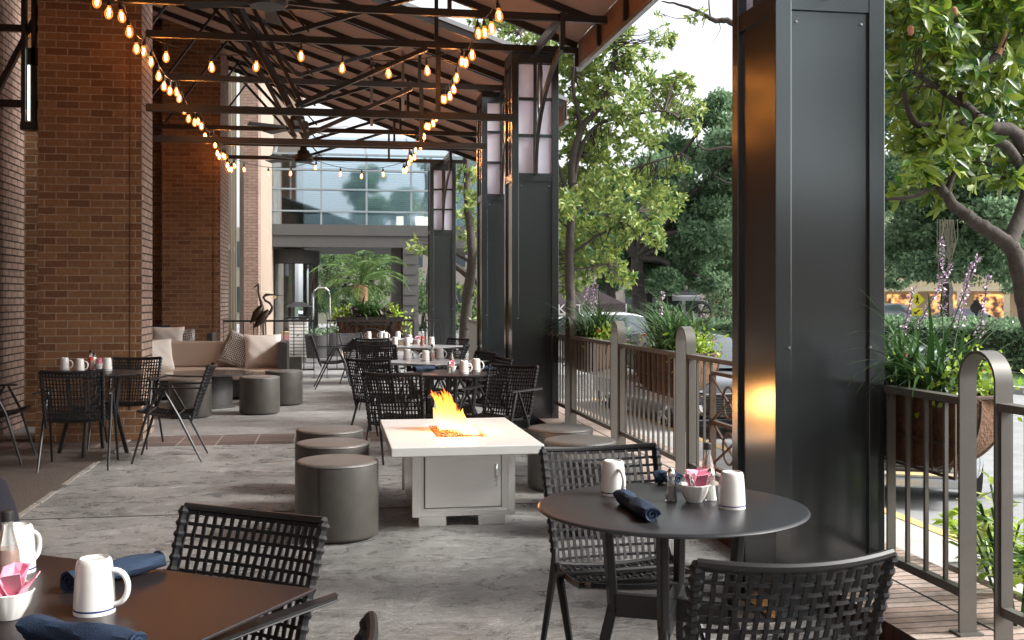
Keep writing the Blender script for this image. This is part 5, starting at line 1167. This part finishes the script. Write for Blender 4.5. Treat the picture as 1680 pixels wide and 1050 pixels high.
z1 = H + (HOR - 511.5) * d / FP - ZR; MB().box(-s_ * .75, s_ * .75, -.02, 0, z1 - s_ * .55, z1 + s_ * .55).build('arrow_plate', signy, c)
z0s = z0; z0 = z1; q = MB(); lp(4, 3.2, -3, -2.2, 1.8); lp(-4.2, -3.6, -4.0, .6, 1.6); lp(-4.3, -3.4, 0, -3.4, 1.6); q.build('arrow', signk, c); MB().box(-.035, .035, .002, .06, 0, z0s + s_ * .8).build('post', alu, c)
# round park plaque
c = thing('plaque_post', 'dark round plaque on a post in front of the far yellow building', 'sign', tuple(PD(1602, 40, ZR)), -.6); zc = H + (HOR - 505) * 40 / FP - ZR
q = MB(); q.prism([(.22 * math.cos(t_ * math.pi / 8), zc + .22 * math.sin(t_ * math.pi / 8)) for t_ in range(16)], -.04, .04); q.build('plaque', blackplastic, c); MB().box(-.05, .05, -.05, .05, 0, zc - .2).build('post', blackplastic, c); MB().lathe([(.1, .2), (.12, .26), (0, .34)], (0, 0, zc), 12).build('finial', blackplastic, c)
# far buildings
bw_ = pm('cream_render', (.62, .53, .36), .85, var=.06, vscale=1); warmglow = em('lit_shop_window', (1, .42, .13), .8); _t = warmglow.node_tree; _n = _t.nodes.new('ShaderNodeTexNoise'); _n.inputs['Scale'].default_value = 1.6; _r = _t.nodes.new('ShaderNodeValToRGB'); _r.color_ramp.elements[0].position = .42; _r.color_ramp.elements[0].color = (.06, .03, .02, 1); _r.color_ramp.elements[1].position = .62; _r.color_ramp.elements[1].color = (1, .45, .15, 1); _g = _t.nodes.new('ShaderNodeTexCoord'); _t.links.new(_g.outputs['Object'], _n.inputs[0]); _t.links.new(_n.outputs[0], _r.inputs[0]); _t.links.new(_r.outputs[0], _t.nodes['Principled BSDF'].inputs['Emission Color']); _t.nodes['Principled BSDF'].inputs['Base Color'].default_value = (.05, .04, .03, 1); rb_ = brick_mat('red_far_brick', (.36, .13, .09), (.3, .1, .07), (.3, .22, .18), bw=.4, rh=.14)
c = thing('cream_building', 'long cream building with lit shop fronts, balustrade and outside stair at far right', 'building', tuple(PD(1560, 88, ZR)), -.62)
MB().box(-13, 9, 0, 10, 0, 14).build('wall', bw_, c); MB().box(-13, 10, -2.5, -.01, 2.55, 2.9).build('terrace_slab', bw_, c)
for k in range(6): x = -11.8 + k * 3.4; MB().box(x, x + 2.4, -.06, -.012, .4, 2.3).build('shop_window', warmglow, c); MB().box(x, x + 1.3, -.06, -.012, 4.3, 7.3).build('window', carglass, c)
for k in range(7): x = -13 + k * 3.4; MB().box(x, x + .45, -2.5, -2.05, 0, 2.549).build('pillar', bw_, c)
q = MB(); q.box(-13, 10, -2.5, -2.4, 3.55, 3.7)
for k in range(38): q.box(-13 + k * .6, -12.85 + k * .6, -2.49, -2.41, 2.901, 3.549)
q.build('balustrade', bw_, c)
q = MB(); q.prism([(9, 0), (15, 4.4), (15, 5.6), (9, 1.2)], -3.2, -2.9); 
for k in range(6): pass
q.build('stair_parapet', bw_, c)
q = MB()
for k in range(6): x = 9.8 + k * .9; q.lathe([(0, 0), (.28, 0)], (0, 0, 0), 12); q.v[-24:] = [(x + a_, -3.22, 1.3 + k * .66 + b_ * 1.3) for (a_, b_, z_) in q.v[-24:]]
q.build('parapet_opening', blackplastic, c)
c = thing('brick_house', 'red brick building with a tall blue-white window beside the cream one', 'building', tuple(PD(1655, 92, ZR)), -.62); MB().box(-4, 16, 0, 10, 0, 15).build('wall', rb_, c); pbp = pm('pale_blue_pane', (.4, .52, .62), .1); MB().box(-2.2, -.6, -.1, -.01, 2.6, 9).build('window', pbp, c); MB().box(3, 4.6, -.1, -.01, 2.6, 9).build('window', pbp, c); MB().box(-3.6, -2.9, -.5, -.02, 0, 15).build('pilaster', bw_, c)
c = thing('brick_corner_building', 'orange brick building edge beyond the trees, just left of the nearest column', 'building', tuple(PD(1200, 66, ZR)), -.3); MB().box(-1.2, 8, 0, 6, 0, 5).build('wall', rb_, c); MB().box(-1.9, -1.75, -.6, -.2, 2.6, 3.3).build('red_flag', red_flower, c)
for (px, d, w_, h_, lb) in ((1010, 110, 30, 11, 'pale building far behind the middle trees'), (640, 75, 24, 7, 'pale low building far behind the palm')):
    c = thing('far_building', lb, 'building', tuple(PD(px, d, ZR)), -.2); MB().box(-w_ / 2, w_ / 2, 0, 8, 0, h_).build('wall', pm('far_wall', (.3, .27, .24), .9) if 'far_wall' not in MATS else MATS['far_wall'], c)
    for k in range(int(w_ / 3)):
        for f_ in range(int(h_ / 3.4)): MB().box(-w_ / 2 + 1 + k * 3, -w_ / 2 + 2.3 + k * 3, -.05, -.01, 1 + f_ * 3.2, 2.8 + f_ * 3.2).build('window', carglass, c)
# far parked vehicles seen through the trees
for (px, d, paint, lb) in ((1020, 70, car_silver, 'pale car far behind the market tent'), (1060, 74, car_white, 'white car far behind the kiosk')): make_car(lb, tuple(PD(px, d, ZR)), R(80), paint)
# forecourt things beyond the rear railing
def wallb(px0_, px1_, d, z0_, z1_, mat, lb):
    a_, b_ = PD(px0_, d), PD(px1_, d); o = MB().box(0, (b_ - a_).length, 0, .6, z0_, z1_).build('low_wall', mat, None, bevel=.01); o.location = (a_.x, a_.y, 0); o.rotation_euler = (0, 0, math.atan2(b_.y - a_.y, b_.x - a_.x)); tag(o, lb, 'wall')
tan = pm('tan_aggregate', (.42, .3, .19), .9, var=.25, vscale=30, bump=.5)
wallb(486, 560, 26, 0, .42, tan, 'tan aggregate low planter wall beyond the rear railing'); wallb(462, 482, 27.5, 0, .55, tan, 'small tan wall left of the low planter wall'); wallb(535, 690, 29, 0, .3, tan, 'long low tan kerb wall beneath the palm')
ob = MB().box(-.3, .3, 0, .06, .01, .5).build('pink_panel', pm('pink_stone', (.5, .25, .25), .8), None); ob.location = PD(473, 26.3); tag(ob, 'pink stone block beside the tan planter wall', 'block')
c = thing('valet_podium', 'white louvred podium with a dark lantern-like hood beyond the rear railing', 'podium', PD(490, 24)); q = MB()
for k in range(11): q.box(-.2, .2, -.2, .2, .1 + k * .075, .15 + k * .075)
q.build('louvres', white_paper, c); MB().box(-.18, .18, -.18, .18, 0, .94).build('body', pm('podium_core', (.3, .3, .3), .7), c)
q = MB(); q.box(-.26, .26, -.26, .26, .96, 1.0); q.add([(-.3, -.3, 1.22), (.3, -.3, 1.22), (.3, .3, 1.22), (-.3, .3, 1.22), (-.1, -.1, 1.33), (.1, -.1, 1.33), (.1, .1, 1.33), (-.1, .1, 1.33)], [(0, 1, 5, 4), (1, 2, 6, 5), (2, 3, 7, 6), (3, 0, 4, 7), (4, 5, 6, 7), (3, 2, 1, 0)])
for a_ in (-.2, .2):
    for b_ in (-.2, .2): q.box(a_ - .02, a_ + .02, b_ - .02, b_ + .02, 1.001, 1.219)
q.build('hood', blackplastic, c)
c = thing('luggage_cart', 'arched chrome luggage cart beyond the rear railing, under the palm fronds', 'cart', PD(527, 27)); q = MB()
for y in (-.3, .3): q.tube([(-.2, y, .15), (-.2, y, 1.45), (-.17, y, 1.6), (-.08, y, 1.68), (.1, y, 1.68), (.19, y, 1.6), (.22, y, 1.45), (.22, y, .15)], .018, 6)
q.build('hoops', chrome, c); MB().box(-.25, .27, -.35, .35, .15, .2).build('deck', pm('cart_carpet', (.2, .05, .05), .9), c)
q = MB()
for a_ in (-.18, .2):
    for b_ in (-.28, .28): q.tube([(a_ - .015, b_, .07), (a_ + .015, b_, .07)], .07, 12)
q.build('wheel', tyre, c)
for (px, d, lb) in ((520, 23.5, 'grey wire-backed chair nearer beyond the rear railing'), (545, 24.5, 'grey wire-backed chair beside another beyond the rear railing')):
    c = thing('metal_bin', lb.replace('wire-backed chair', 'metal tub'), 'tub', PD(px, d)); MB().lathe([(0, .1), (.22, .1), (.27, .6), (.25, .62), (.0, .58)], n=20).build('tub', greypanel, c, smooth=True); trailing(0, 0, .65, .14, .14, 120, .08, leaf_oak, c, 'foliage', .02)
# planting bed outside, right foreground
a_ = PD(1560, 5.2); struct(MB().box(3.02, 3.14, .5, 4.9, -.8, .10).box(3.141, 4.6, 4.8, 4.9, -.8, .10).build('bed_kerb', pavement)); struct(MB().box(3.145, 4.6, .5, 4.79, -.8, .04).build('bed_soil', soil))
for (px, d, hh, lb, sd_) in ((1640, 4.75, .42, 'small leafy shrub in the soil bed outside the fence, left one', 3), (1672, 4.3, .55, 'taller leafy shrub in the soil bed at the right edge of the view', 4), (1608, 5.25, .3, 'low sprig at the back corner of the soil bed', 5)):
    p = PD(px, d, .04); c = thing('leafy_shrub', lb, 'shrub', p, 0, 'young shrubs in the soil bed'); q = MB(); ps = []; ds = []
    for k in range(9):
        a_ = random.random() * 6.28; tip = Vector((math.cos(a_) * .16, math.sin(a_) * .16, hh * random.uniform(.6, 1.1))); q.tube([(0, 0, 0), tip * .5 + Vector((0, 0, .03)), tip], .005, 5)
        for j_ in range(14):
            u = random.uniform(.35, 1.05); b_ = random.random() * 6.28; ps.append(tip * u); ds.append((math.cos(b_), math.sin(b_), random.uniform(-.1, .8)))
    q.build('stem', leaf_grass, c); n = len(ps); scatter('foliage', leafv, leaff, [tuple(v) for v in ps], basis(np.array(ds), np.tile([0, 0, 1.], (n, 1)) + rng.normal(size=(n, 3)) * .2), rng.uniform(.07, .13, n), leaf_lime if hh < .5 else leaf_mag2, c)
# ------------------------------------------------------------------ trees
def rosettes(blobs, per, size, name, mat, parent, droop=.1, nleaf=9, limbs=None, twig_r=.008):
    "whorls of big leaves through ball-shaped clumps, with twigs back to the nearest limb point"
    ps = []; ds = []; ups = []; q = MB(); C_ = []
    for (c_, r_) in blobs:
        n = max(3, int(per * r_ ** 2.2))
        for k in range(n):
            v = rng.normal(size=3); v /= np.linalg.norm(v); v *= r_ * rng.uniform(.15, 1.0) ** .5; v[2] *= .8; C_.append(np.array(c_) + v)
    LP = np.array([tuple(p) for l in limbs for p in l]) if limbs else None
    for c_ in C_:
        if LP is not None:
            i = int(np.argmin(((LP - c_) ** 2).sum(1))); b_ = LP[i]
            if np.linalg.norm(b_ - c_) < 2.2 and rng.random() < .3: mid = (b_ + c_) / 2 + rng.normal(size=3) * .08 + np.array([0, 0, -.06]); q.tube([tuple(b_), tuple(mid), tuple(c_)], [twig_r * 1.8, twig_r * 1.2, twig_r * .6], 4, cap=False)
            ax = (c_ - b_) / (np.linalg.norm(c_ - b_) + 1e-6) + np.array([0, 0, .3])
        else: ax = rng.normal(size=3) + np.array([0, 0, .6])
        ax /= np.linalg.norm(ax) + 1e-6; s = size * rng.uniform(.7, 1.15)
        for k in range(nleaf):
            a_ = 2 * math.pi * k / nleaf * 1.618 + rng.uniform(0, .5); t = rng.normal(size=3); t -= ax * t.dot(ax); t /= np.linalg.norm(t) + 1e-6
            d = t * rng.uniform(.55, 1) + ax * rng.uniform(-.15, .8); d[2] -= droop * rng.uniform(0, 1.2)
            ps.append(c_ - ax * rng.uniform(0, .35) * s * .6); ds.append(d); ups.append(ax + rng.normal(size=3) * .35)
    ps = np.array(ps); ds = np.array(ds); ups = np.array(ups); n = len(ps)
    scatter(name, leafv, leaff, ps, basis(ds, ups), rng.uniform(.65, 1.15, n) * size, mat, parent, smooth=True)
    if q.v: q.build('twig', bark, parent)
def limb_mesh(limbs, mat, parent, name='trunk', n=10):
    q = MB()
    for pts, r0, r1 in limbs:
        P_ = [Vector(p) for p in pts]; out = []; N_ = len(P_)
        for i in range(N_ - 1):        # catmull-rom
            a_, b_, c2, d_ = P_[max(i - 1, 0)], P_[i], P_[i + 1], P_[min(i + 2, N_ - 1)]
            for k in range(6):
                u = k / 6; out.append(.5 * ((2 * b_) + (c2 - a_) * u + (2 * a_ - 5 * b_ + 4 * c2 - d_) * u * u + (-a_ + 3 * b_ - 3 * c2 + d_) * u ** 3) + Vector(rng.normal(size=3)) * r0 * .06)
        out.append(P_[-1]); q.tube(out, [(r0 + (r1 - r0) * i / (len(out) - 1)) * rng.uniform(.93, 1.07) for i in range(len(out))], n)
    return q.build(name, mat, parent, smooth=True)
def dense(pts): 
    out = []
    for a_, b_ in zip(pts[:-1], pts[1:]):
        for k in range(14): out.append(Vector(a_).lerp(Vector(b_), k / 14))
    return out
# near magnolia on the right
d0 = 10.5; B_ = lambda px, py, d=d0: PZ(px, py, d)
base = PD(1735, 10.8, ZR)
c = thing('magnolia_tree', 'large-leaved magnolia with crooked mossy limbs at the right edge of the view', 'tree', base)
L = [([base, B_(1725, 640), B_(1688, 520), B_(1672, 440), B_(1655, 402), B_(1612, 372), B_(1580, 350), B_(1552, 322), B_(1540, 296)], .15, .055),
     ([B_(1655, 402), B_(1690, 300, 10.8), B_(1668, 222, 10.6), B_(1622, 208), B_(1592, 182), B_(1578, 165), B_(1588, 122), B_(1606, 108), B_(1636, 90), B_(1643, 82)], .10, .035),
     ([B_(1690, 300, 10.8), B_(1650, 240), B_(1590, 218), B_(1545, 205), B_(1505, 205), B_(1488, 175), B_(1484, 150)], .075, .025),
     ([B_(1592, 182), B_(1560, 160), B_(1530, 138), B_(1500, 120, 10.2)], .045, .03),
     ([B_(1500, 60, 10.8), B_(1470, 42, 10.8), B_(1440, 26, 10.8)], .06, .05), ([B_(1560, 130), B_(1528, 58), B_(1542, 20), B_(1535, -30)], .05, .045),
     ([B_(1545, 300), B_(1500, 322), B_(1455, 327)], .03, .02), ([B_(1690, 300, 10.8), B_(1720, 180, 10.9), B_(1700, 60, 11), B_(1680, 0, 11)], .09, .04), ([B_(1552, 322), B_(1565, 285), B_(1585, 262)], .045, .02)]
limbs_w = [[Vector(p) - base for p in l[0]] for l in L]
limb_mesh([([p for p in lw], l[1] * .78, l[2] * .8) for lw, l in zip(limbs_w, L)], bark, c)
q = MB(); e0 = B_(1643, 82) - base; q.tube([e0 - Vector((.04, 0, .05)), e0 + Vector((.03, 0, .08)), e0 + Vector((.045, 0, .2))], [.038, .03, .004], 7); q.build('broken_end', splinter, c)
bl = [((1480, 40), .38), ((1500, 110), .34), ((1472, 180), .3), ((1490, 240), .3), ((1535, 30), .36), ((1560, 95), .34), ((1545, 180), .3), ((1525, 255), .3), ((1600, 40), .42), ((1630, 130), .3), ((1660, 60), .4), ((1668, 150), .36), ((1600, 275), .26), ((1545, 322), .2), ((1580, 225), .3), ((1650, 225), .28), ((1670, 290), .24), ((1485, 300), .2), ((1620, -10), .4), ((1510, -20), .4), ((1700, 30), .4), ((1570, -40), .4)]
bl = [(tuple(B_(p[0], p[1], d0 + random.uniform(-.7, .9)) - base), r_) for p, r_ in bl]
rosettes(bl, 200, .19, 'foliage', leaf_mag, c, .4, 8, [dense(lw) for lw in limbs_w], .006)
for (px, py) in ((1494, 50), (1566, 20)): 
    pp = B_(px, py, 9.8) - base; o = MB().lathe([(0, -.05), (.022, -.035), (.03, 0), (.024, .035), (0, .055)], n=12).build('seed_cone', cone_mat, c, smooth=True); o.location = pp
# centre magnolia behind the second column
d1 = 24.0; B1 = lambda px, py, d=d1: PZ(px, py, d); base = PD(936, d1, ZR)
c = thing('magnolia_tree', 'bright green magnolia right behind the second column, limbs against white sky', 'tree', base)
L = [([base, B1(936, 520), B1(934, 430), B1(938, 340), B1(940, 262), B1(955, 210), B1(985, 172), B1(1005, 110), B1(1010, 40), B1(1005, -40)], .2, .05),
     ([B1(940, 300), B1(958, 232), B1(990, 200), B1(1040, 188), B1(1090, 182), B1(1115, 196)], .09, .02), ([B1(938, 350), B1(985, 300), B1(1030, 280), B1(1085, 262), B1(1120, 250)], .07, .02),
     ([B1(936, 420), B1(975, 390), B1(1010, 372), B1(1050, 345)], .06, .02), ([B1(938, 330), B1(915, 270), B1(900, 200), B1(880, 120), B1(850, 50)], .08, .03), ([B1(936, 440), B1(960, 440), B1(1000, 432)], .05, .015),
     ([B1(955, 210), B1(940, 140), B1(950, 90), B1(985, 60)], .07, .02), ([B1(938, 380), B1(905, 350), B1(880, 340)], .05, .02)]
lw_ = [[Vector(p) - base for p in l[0]] for l in L]; limb_mesh([(lw, l[1] * .62, l[2] * .6) for lw, l in zip(lw_, L)], bark, c)
bl = [((935, 150), .75), ((985, 90), .65), ((1010, 55), .45), ((1050, 100), .5), ((1085, 60), .35), ((1075, 150), .55), ((1120, 135), .35), ((1135, 175), .3), ((1010, 165), .7), ((955, 230), .75), ((1000, 245), .55), ((1060, 215), .45), ((1100, 185), .35), ((940, 310), .7), ((1000, 310), .65), ((1055, 300), .5), ((1090, 330), .5), ((1110, 270), .3), ((960, 380), .6), ((1020, 370), .55), ((1060, 360), .4), ((1000, 430), .42), ((950, 440), .5), ((930, 470), .35), ((1020, 455), .3), ((850, 40), .45), ((800, 30), .4), ((830, 70), .3), ((1080, 395), .25), ((885, 60), .4), ((900, 330), .6), ((870, 250), .6), ((1000, -30), .8), ((900, 420), .5), ((930, 90), .5), ((1140, 210), .2)]
bl = [(tuple(B1(p[0], p[1], d1 + random.uniform(-1.6, 1.6)) - base), r_ * 1.08) for p, r_ in bl]
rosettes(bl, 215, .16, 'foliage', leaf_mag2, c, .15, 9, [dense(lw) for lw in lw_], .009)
# bare twigs arching in from the right at the top
d2 = 14.0; base = PD(1330, d2, ZR); B2 = lambda px, py: PZ(px, py, d2)
c = thing('bare_branch_tree', 'thin nearly bare branches reaching across the white sky left of the nearest column', 'tree', base)
L = [([base, B2(1335, 400), B2(1320, 150), B2(1260, 60), B2(1200, 36), B2(1170, 32), B2(1130, 12), B2(1085, 2)], .09, .008), ([B2(1165, 26), B2(1163, 0), B2(1166, -20)], .012, .006), ([B2(1150, 20), B2(1140, 28), B2(1110, 30), B2(1084, 22)], .008, .004), ([B2(1180, 38), B2(1181, 50), B2(1168, 72)], .006, .003), ([B2(1320, 260), B2(1250, 250), B2(1195, 242), B2(1160, 246), B2(1145, 236), B2(1145, 212)], .03, .005), ([B2(1190, 236), B2(1175, 225)], .006, .003), ([B2(1320, 330), B2(1240, 305), B2(1195, 300), B2(1172, 288)], .02, .004)]
lw_ = [[Vector(p) - base for p in l[0]] for l in L]; limb_mesh([(lw, l[1], l[2]) for lw, l in zip(lw_, L)], bark, c, n=6)
rosettes([(tuple(B2(1145, 24) - base), .14), (tuple(B2(1130, 30) - base), .1), (tuple(B2(1083, 26) - base), .06)], 400, .10, 'foliage', leaf_mag2, c, .2, 5, [dense(lw) for lw in lw_], .003)
# magnolia between the far columns
d3 = 29.0; base = PD(762, d3, ZR); B3 = lambda px, py: PZ(px, py, d3 + random.uniform(-1, 1))
c = thing('magnolia_tree', 'slim leaning magnolia seen in the gap between the two far columns', 'tree', base)
L = [([base, B3(765, 500), B3(774, 430), B3(768, 330), B3(765, 240), B3(770, 150)], .17, .06), ([B3(772, 430), B3(735, 410), B3(695, 400)], .06, .02), ([B3(768, 340), B3(800, 300)], .05, .02)]
lw_ = [[Vector(p) - base for p in l[0]] for l in L]; limb_mesh([(lw, l[1], l[2]) for lw, l in zip(lw_, L)], bark, c)
bl = [((755, 290), .6), ((770, 345), .65), ((760, 400), .5), ((775, 390), .5), ((700, 398), .38), ((685, 408), .25), ((725, 405), .4), ((770, 470), .4), ((800, 330), .7), ((820, 420), .6), ((745, 540), .3), ((778, 530), .35), ((765, 580), .35)]
rosettes([(tuple(B3(*p) - base), r_) for p, r_ in bl], 50, .21, 'foliage', leaf_mag2, c, .2, 9, [dense(lw) for lw in lw_], .01)
# live oaks: many small leaf sprays through overlapping lumps, heavy limbs inside
def oak(px, d, crown, label, base_px=None, n=2300, size=.2, mat=leaf_oak, kind='oak_tree', tr=.4, grp='live oaks along the square'):
    base = PD(base_px or px, d, ZR); c = thing(kind, label, 'tree', base, 0, grp); ps = []; ds = []; limbs = []
    cs = [PZ(a_, b_, d + random.uniform(-3, 3)) - base for (a_, b_, r_) in crown]; hub = Vector((0, 0, 3.2 + random.random()))
    limbs.append(([Vector((0, 0, 0)), Vector((.1, 0, 1.6)), hub], tr, tr * .7))
    for cc, (a_, b_, r_) in zip(cs, crown):
        R_ = r_ * d / FP; m_ = hub.lerp(cc, .5) + Vector((random.gauss(0, .3), random.gauss(0, .3), .3)); limbs.append(([hub, m_, cc], tr * .45, .05))
        sub = []
        for k in range(20): v = rng.normal(size=3); v /= np.linalg.norm(v); sub.append((np.array(cc) + v * R_ * .72 * np.array([1, 1, .75]), R_ * rng.uniform(.26, .46)))
        for (s_, rr_) in sub:
            k_ = max(10, int(n * (rr_ / 1.0) ** 1.7 / 6)); v = rng.normal(size=(k_, 3)); v /= np.linalg.norm(v, axis=1, keepdims=True); v *= (rr_ * rng.uniform(.5, 1.12, (k_, 1))); v[:, 2] *= .62; ps.append(s_ + v); ds.append(v + rng.normal(size=(k_, 3)) * rr_ * .8)
    ps = np.concatenate(ps); ds = np.concatenate(ds)
    limb_mesh(limbs, bark_dark, c, n=7); scatter('foliage', ovalv, ovalf, ps, basis(ds), rng.uniform(.6, 1.3, len(ps)) * size, mat, c); return len(ps)
tot = 0
tot += oak(1120, 48, [(1130, 452, 32), (1165, 462, 26), (1092, 462, 26), (1150, 360, 70), (1040, 350, 60), (1080, 450, 45), (1180, 370, 60), (1000, 300, 40), (1150, 230, 75), (1190, 300, 80), (1110, 330, 70), (1060, 400, 60), (1140, 410, 60), (1190, 420, 50), (1080, 290, 55), (1010, 420, 45), (1175, 180, 45), (1230, 240, 70)], 'broad dark live oak filling the gap left of the nearest column', 1045, 3600)
tot += oak(1190, 56, [(1190, 470, 30), (1180, 500, 26), (1205, 440, 40), (1215, 520, 30)], 'low dense evergreen beside the white van, against the nearest column', 1185, 1800, .16, kind='evergreen_shrub')
tot += oak(1105, 80, [(1040, 440, 30), (1085, 430, 34), (1130, 440, 34), (1175, 430, 34), (1060, 390, 36), (1110, 380, 36), (1160, 380, 36), (1010, 400, 34), (1075, 470, 18), (1040, 478, 14)], 'farther live oak filling the background above the white van', 1112, 1700, .3)
tot += oak(970, 66, [(960, 400, 60), (990, 360, 50), (1060, 380, 60), (1020, 320, 45), (920, 420, 50), (1040, 430, 45), (1000, 460, 30), (930, 340, 50)], 'far live oak behind the bright magnolia', 1000, 2000, .24)
tot += oak(1560, 40, [(1500, 60, 80), (1590, 60, 80), (1670, 90, 80), (1480, 180, 70), (1560, 170, 75), (1640, 200, 80), (1490, 300, 65), (1570, 290, 65), (1650, 320, 60), (1530, 390, 55), (1610, 400, 55), (1680, 400, 60), (1480, 400, 45), (1520, 240, 60), (1600, 240, 60), (1680, 250, 70), (1470, 110, 60), (1560, 350, 50), (1640, 360, 50), (1500, 360, 50), (1580, 430, 40), (1650, 430, 45), (1510, 440, 35), (1540, -20, 70), (1640, 0, 70)], 'huge dark live oak behind the near magnolia at right', 1700, 3000, .19, tr=.55)
tot += oak(1500, 60, [(1490, 430, 40), (1540, 435, 35), (1590, 445, 35), (1470, 460, 25), (1640, 430, 40), (1660, 470, 20)], 'lower farther oak above the crossing sign', 1552, 1900, .2)
tot += oak(1380, 62, [(1330, 250, 100), (1400, 330, 90), (1300, 380, 80), (1420, 150, 90)], 'live oak standing hidden behind the nearest steel column', 1400, 1300, .3)
mid_green = pm('mid_green_leaf', (.05, .11, .035), .6, island=True, col2=(.16, .25, .09), transl=.35)
tot += oak(560, 50, [(530, 440, 40), (600, 430, 45), (650, 440, 40), (560, 480, 40), (620, 490, 40), (680, 470, 35), (510, 500, 25)], 'leafy green tree filling the view under the glass bridge', 600, 1900, .16, mid_green, 'leafy_tree')
tot += oak(518, 38, [(512, 455, 18), (520, 480, 20), (508, 505, 15), (525, 510, 15)], 'slim young tree left of the palm under the glass bridge', 515, 2500, .1, mid_green, 'young_tree', .07, None) if False else 0
tot += oak(720, 46, [(700, 500, 26), (725, 470, 25), (690, 540, 18), (760, 520, 28), (800, 480, 40), (830, 540, 40)], 'green tree behind the far steel columns', 715, 1700, .16, mid_green, 'leafy_tree')
print('oak leaves', tot)
# hanging moss strand
q = MB()
for k in range(22): x, y = random.gauss(0, .16), random.gauss(0, .15); L_ = random.uniform(.8, 2.2); q.tube([(x, y, 0), (x + random.gauss(0, .08), y, -L_ * .5), (x + random.gauss(0, .1), y, -L_)], .014, 3, cap=False)
o = q.build('hanging_moss', pm('spanish_moss', (.2, .19, .14), .95), None); o.location = PZ(1552, 360, 37); tag(o, 'grey strand of hanging moss below the huge oak', 'moss')
# palm in the forecourt
base = PD(592, 30, 0); c = thing('palm_tree', 'short palm with arching bright fronds beyond the planter box', 'palm', base)
zt = H + (HOR - 468) * 30 / FP
MB().tube([(0, 0, 0), (.02, 0, zt * .5), (0, 0, zt)], [.2, .17, .2], 12).build('trunk', pm('palm_trunk', (.3, .17, .1), .9, var=.4, vscale=20, bump=1, bscale=30), c, smooth=True)
ps = []; ds = []; q = MB()
for k in range(24):
    a_ = k * 2.4; e0 = random.uniform(-.1, 1.5); L_ = random.uniform(1.2, 1.7); p = Vector((0, 0, zt)); pts = [p.copy()]
    for j_ in range(14):
        e = e0 - 1.7 * (j_ / 14) ** 1.3; dd = Vector((math.cos(a_) * math.cos(e), math.sin(a_) * math.cos(e), math.sin(e))); p = p + dd * L_ / 14; pts.append(p.copy())
        if j_ > 2:
            sd_ = Vector((-math.sin(a_), math.cos(a_), 0))
            for s in (-1, 1):
                for r_ in range(3): ps.append(tuple(p - dd * r_ * .04)); v = sd_ * s + dd * .9 + Vector((0, 0, -.35)); ds.append(tuple(v))
    q.tube(pts, [.015] * 10 + [.006] * 5, 4)
q.build('frond_rib', leaf_palm, c)
tvp = [(-.016, 0, 0), (.016, 0, 0), (.013, .5, -.02), (-.013, .5, -.02), (0, 1, -.12)]; n = len(ps)
scatter('frond', tvp, [(0, 1, 2, 3), (3, 2, 4)], ps, basis(np.array(ds)), rng.uniform(.26, .42, n), leaf_palm, c)
# ------------------------------------------------------------------ unseen oaks, cars and building added to darken the steel columns' reflections
bt = [o for o in bpy.data.objects if o.get('label', '').startswith('huge dark live oak')][0]
for (x, y, s, lb) in ((9, -30, 1.0, 'unseen live oak added behind the viewpoint, nearer the patio'), (20, -24, 1.0, 'unseen live oak added behind the viewpoint, across the street'), (2, -36, 1.0, 'unseen live oak added behind the viewpoint, beyond the end wall')):
    t_ = dup(bt, (x, y, ZR), 1.0 + x, lb); t_.scale = (s, s, s)
bc = [o for o in bpy.data.objects if o.get('label', '').startswith('black car behind the fence')][0]
dup(bc, (6.0, -3.0, ZR), R(2), 'unseen black car added behind the viewpoint'); dup(bc, (6.0, -9.0, ZR), R(2), 'second unseen black car added behind the viewpoint')
c = thing('added_rear_building', 'long unseen brick building added behind the viewpoint, across the street', 'building', (18, -46, ZR), .12)  # unseen block added to cut off low sky in the column reflections
MB().box(-42, 40, -8, 0, 0, 7.5).build('wall', rb_, c)
for k in range(22): MB().box(-39 + k * 3.5, -37.4 + k * 3.5, .01, .06, 3.6, 6).build('window', carglass, c)
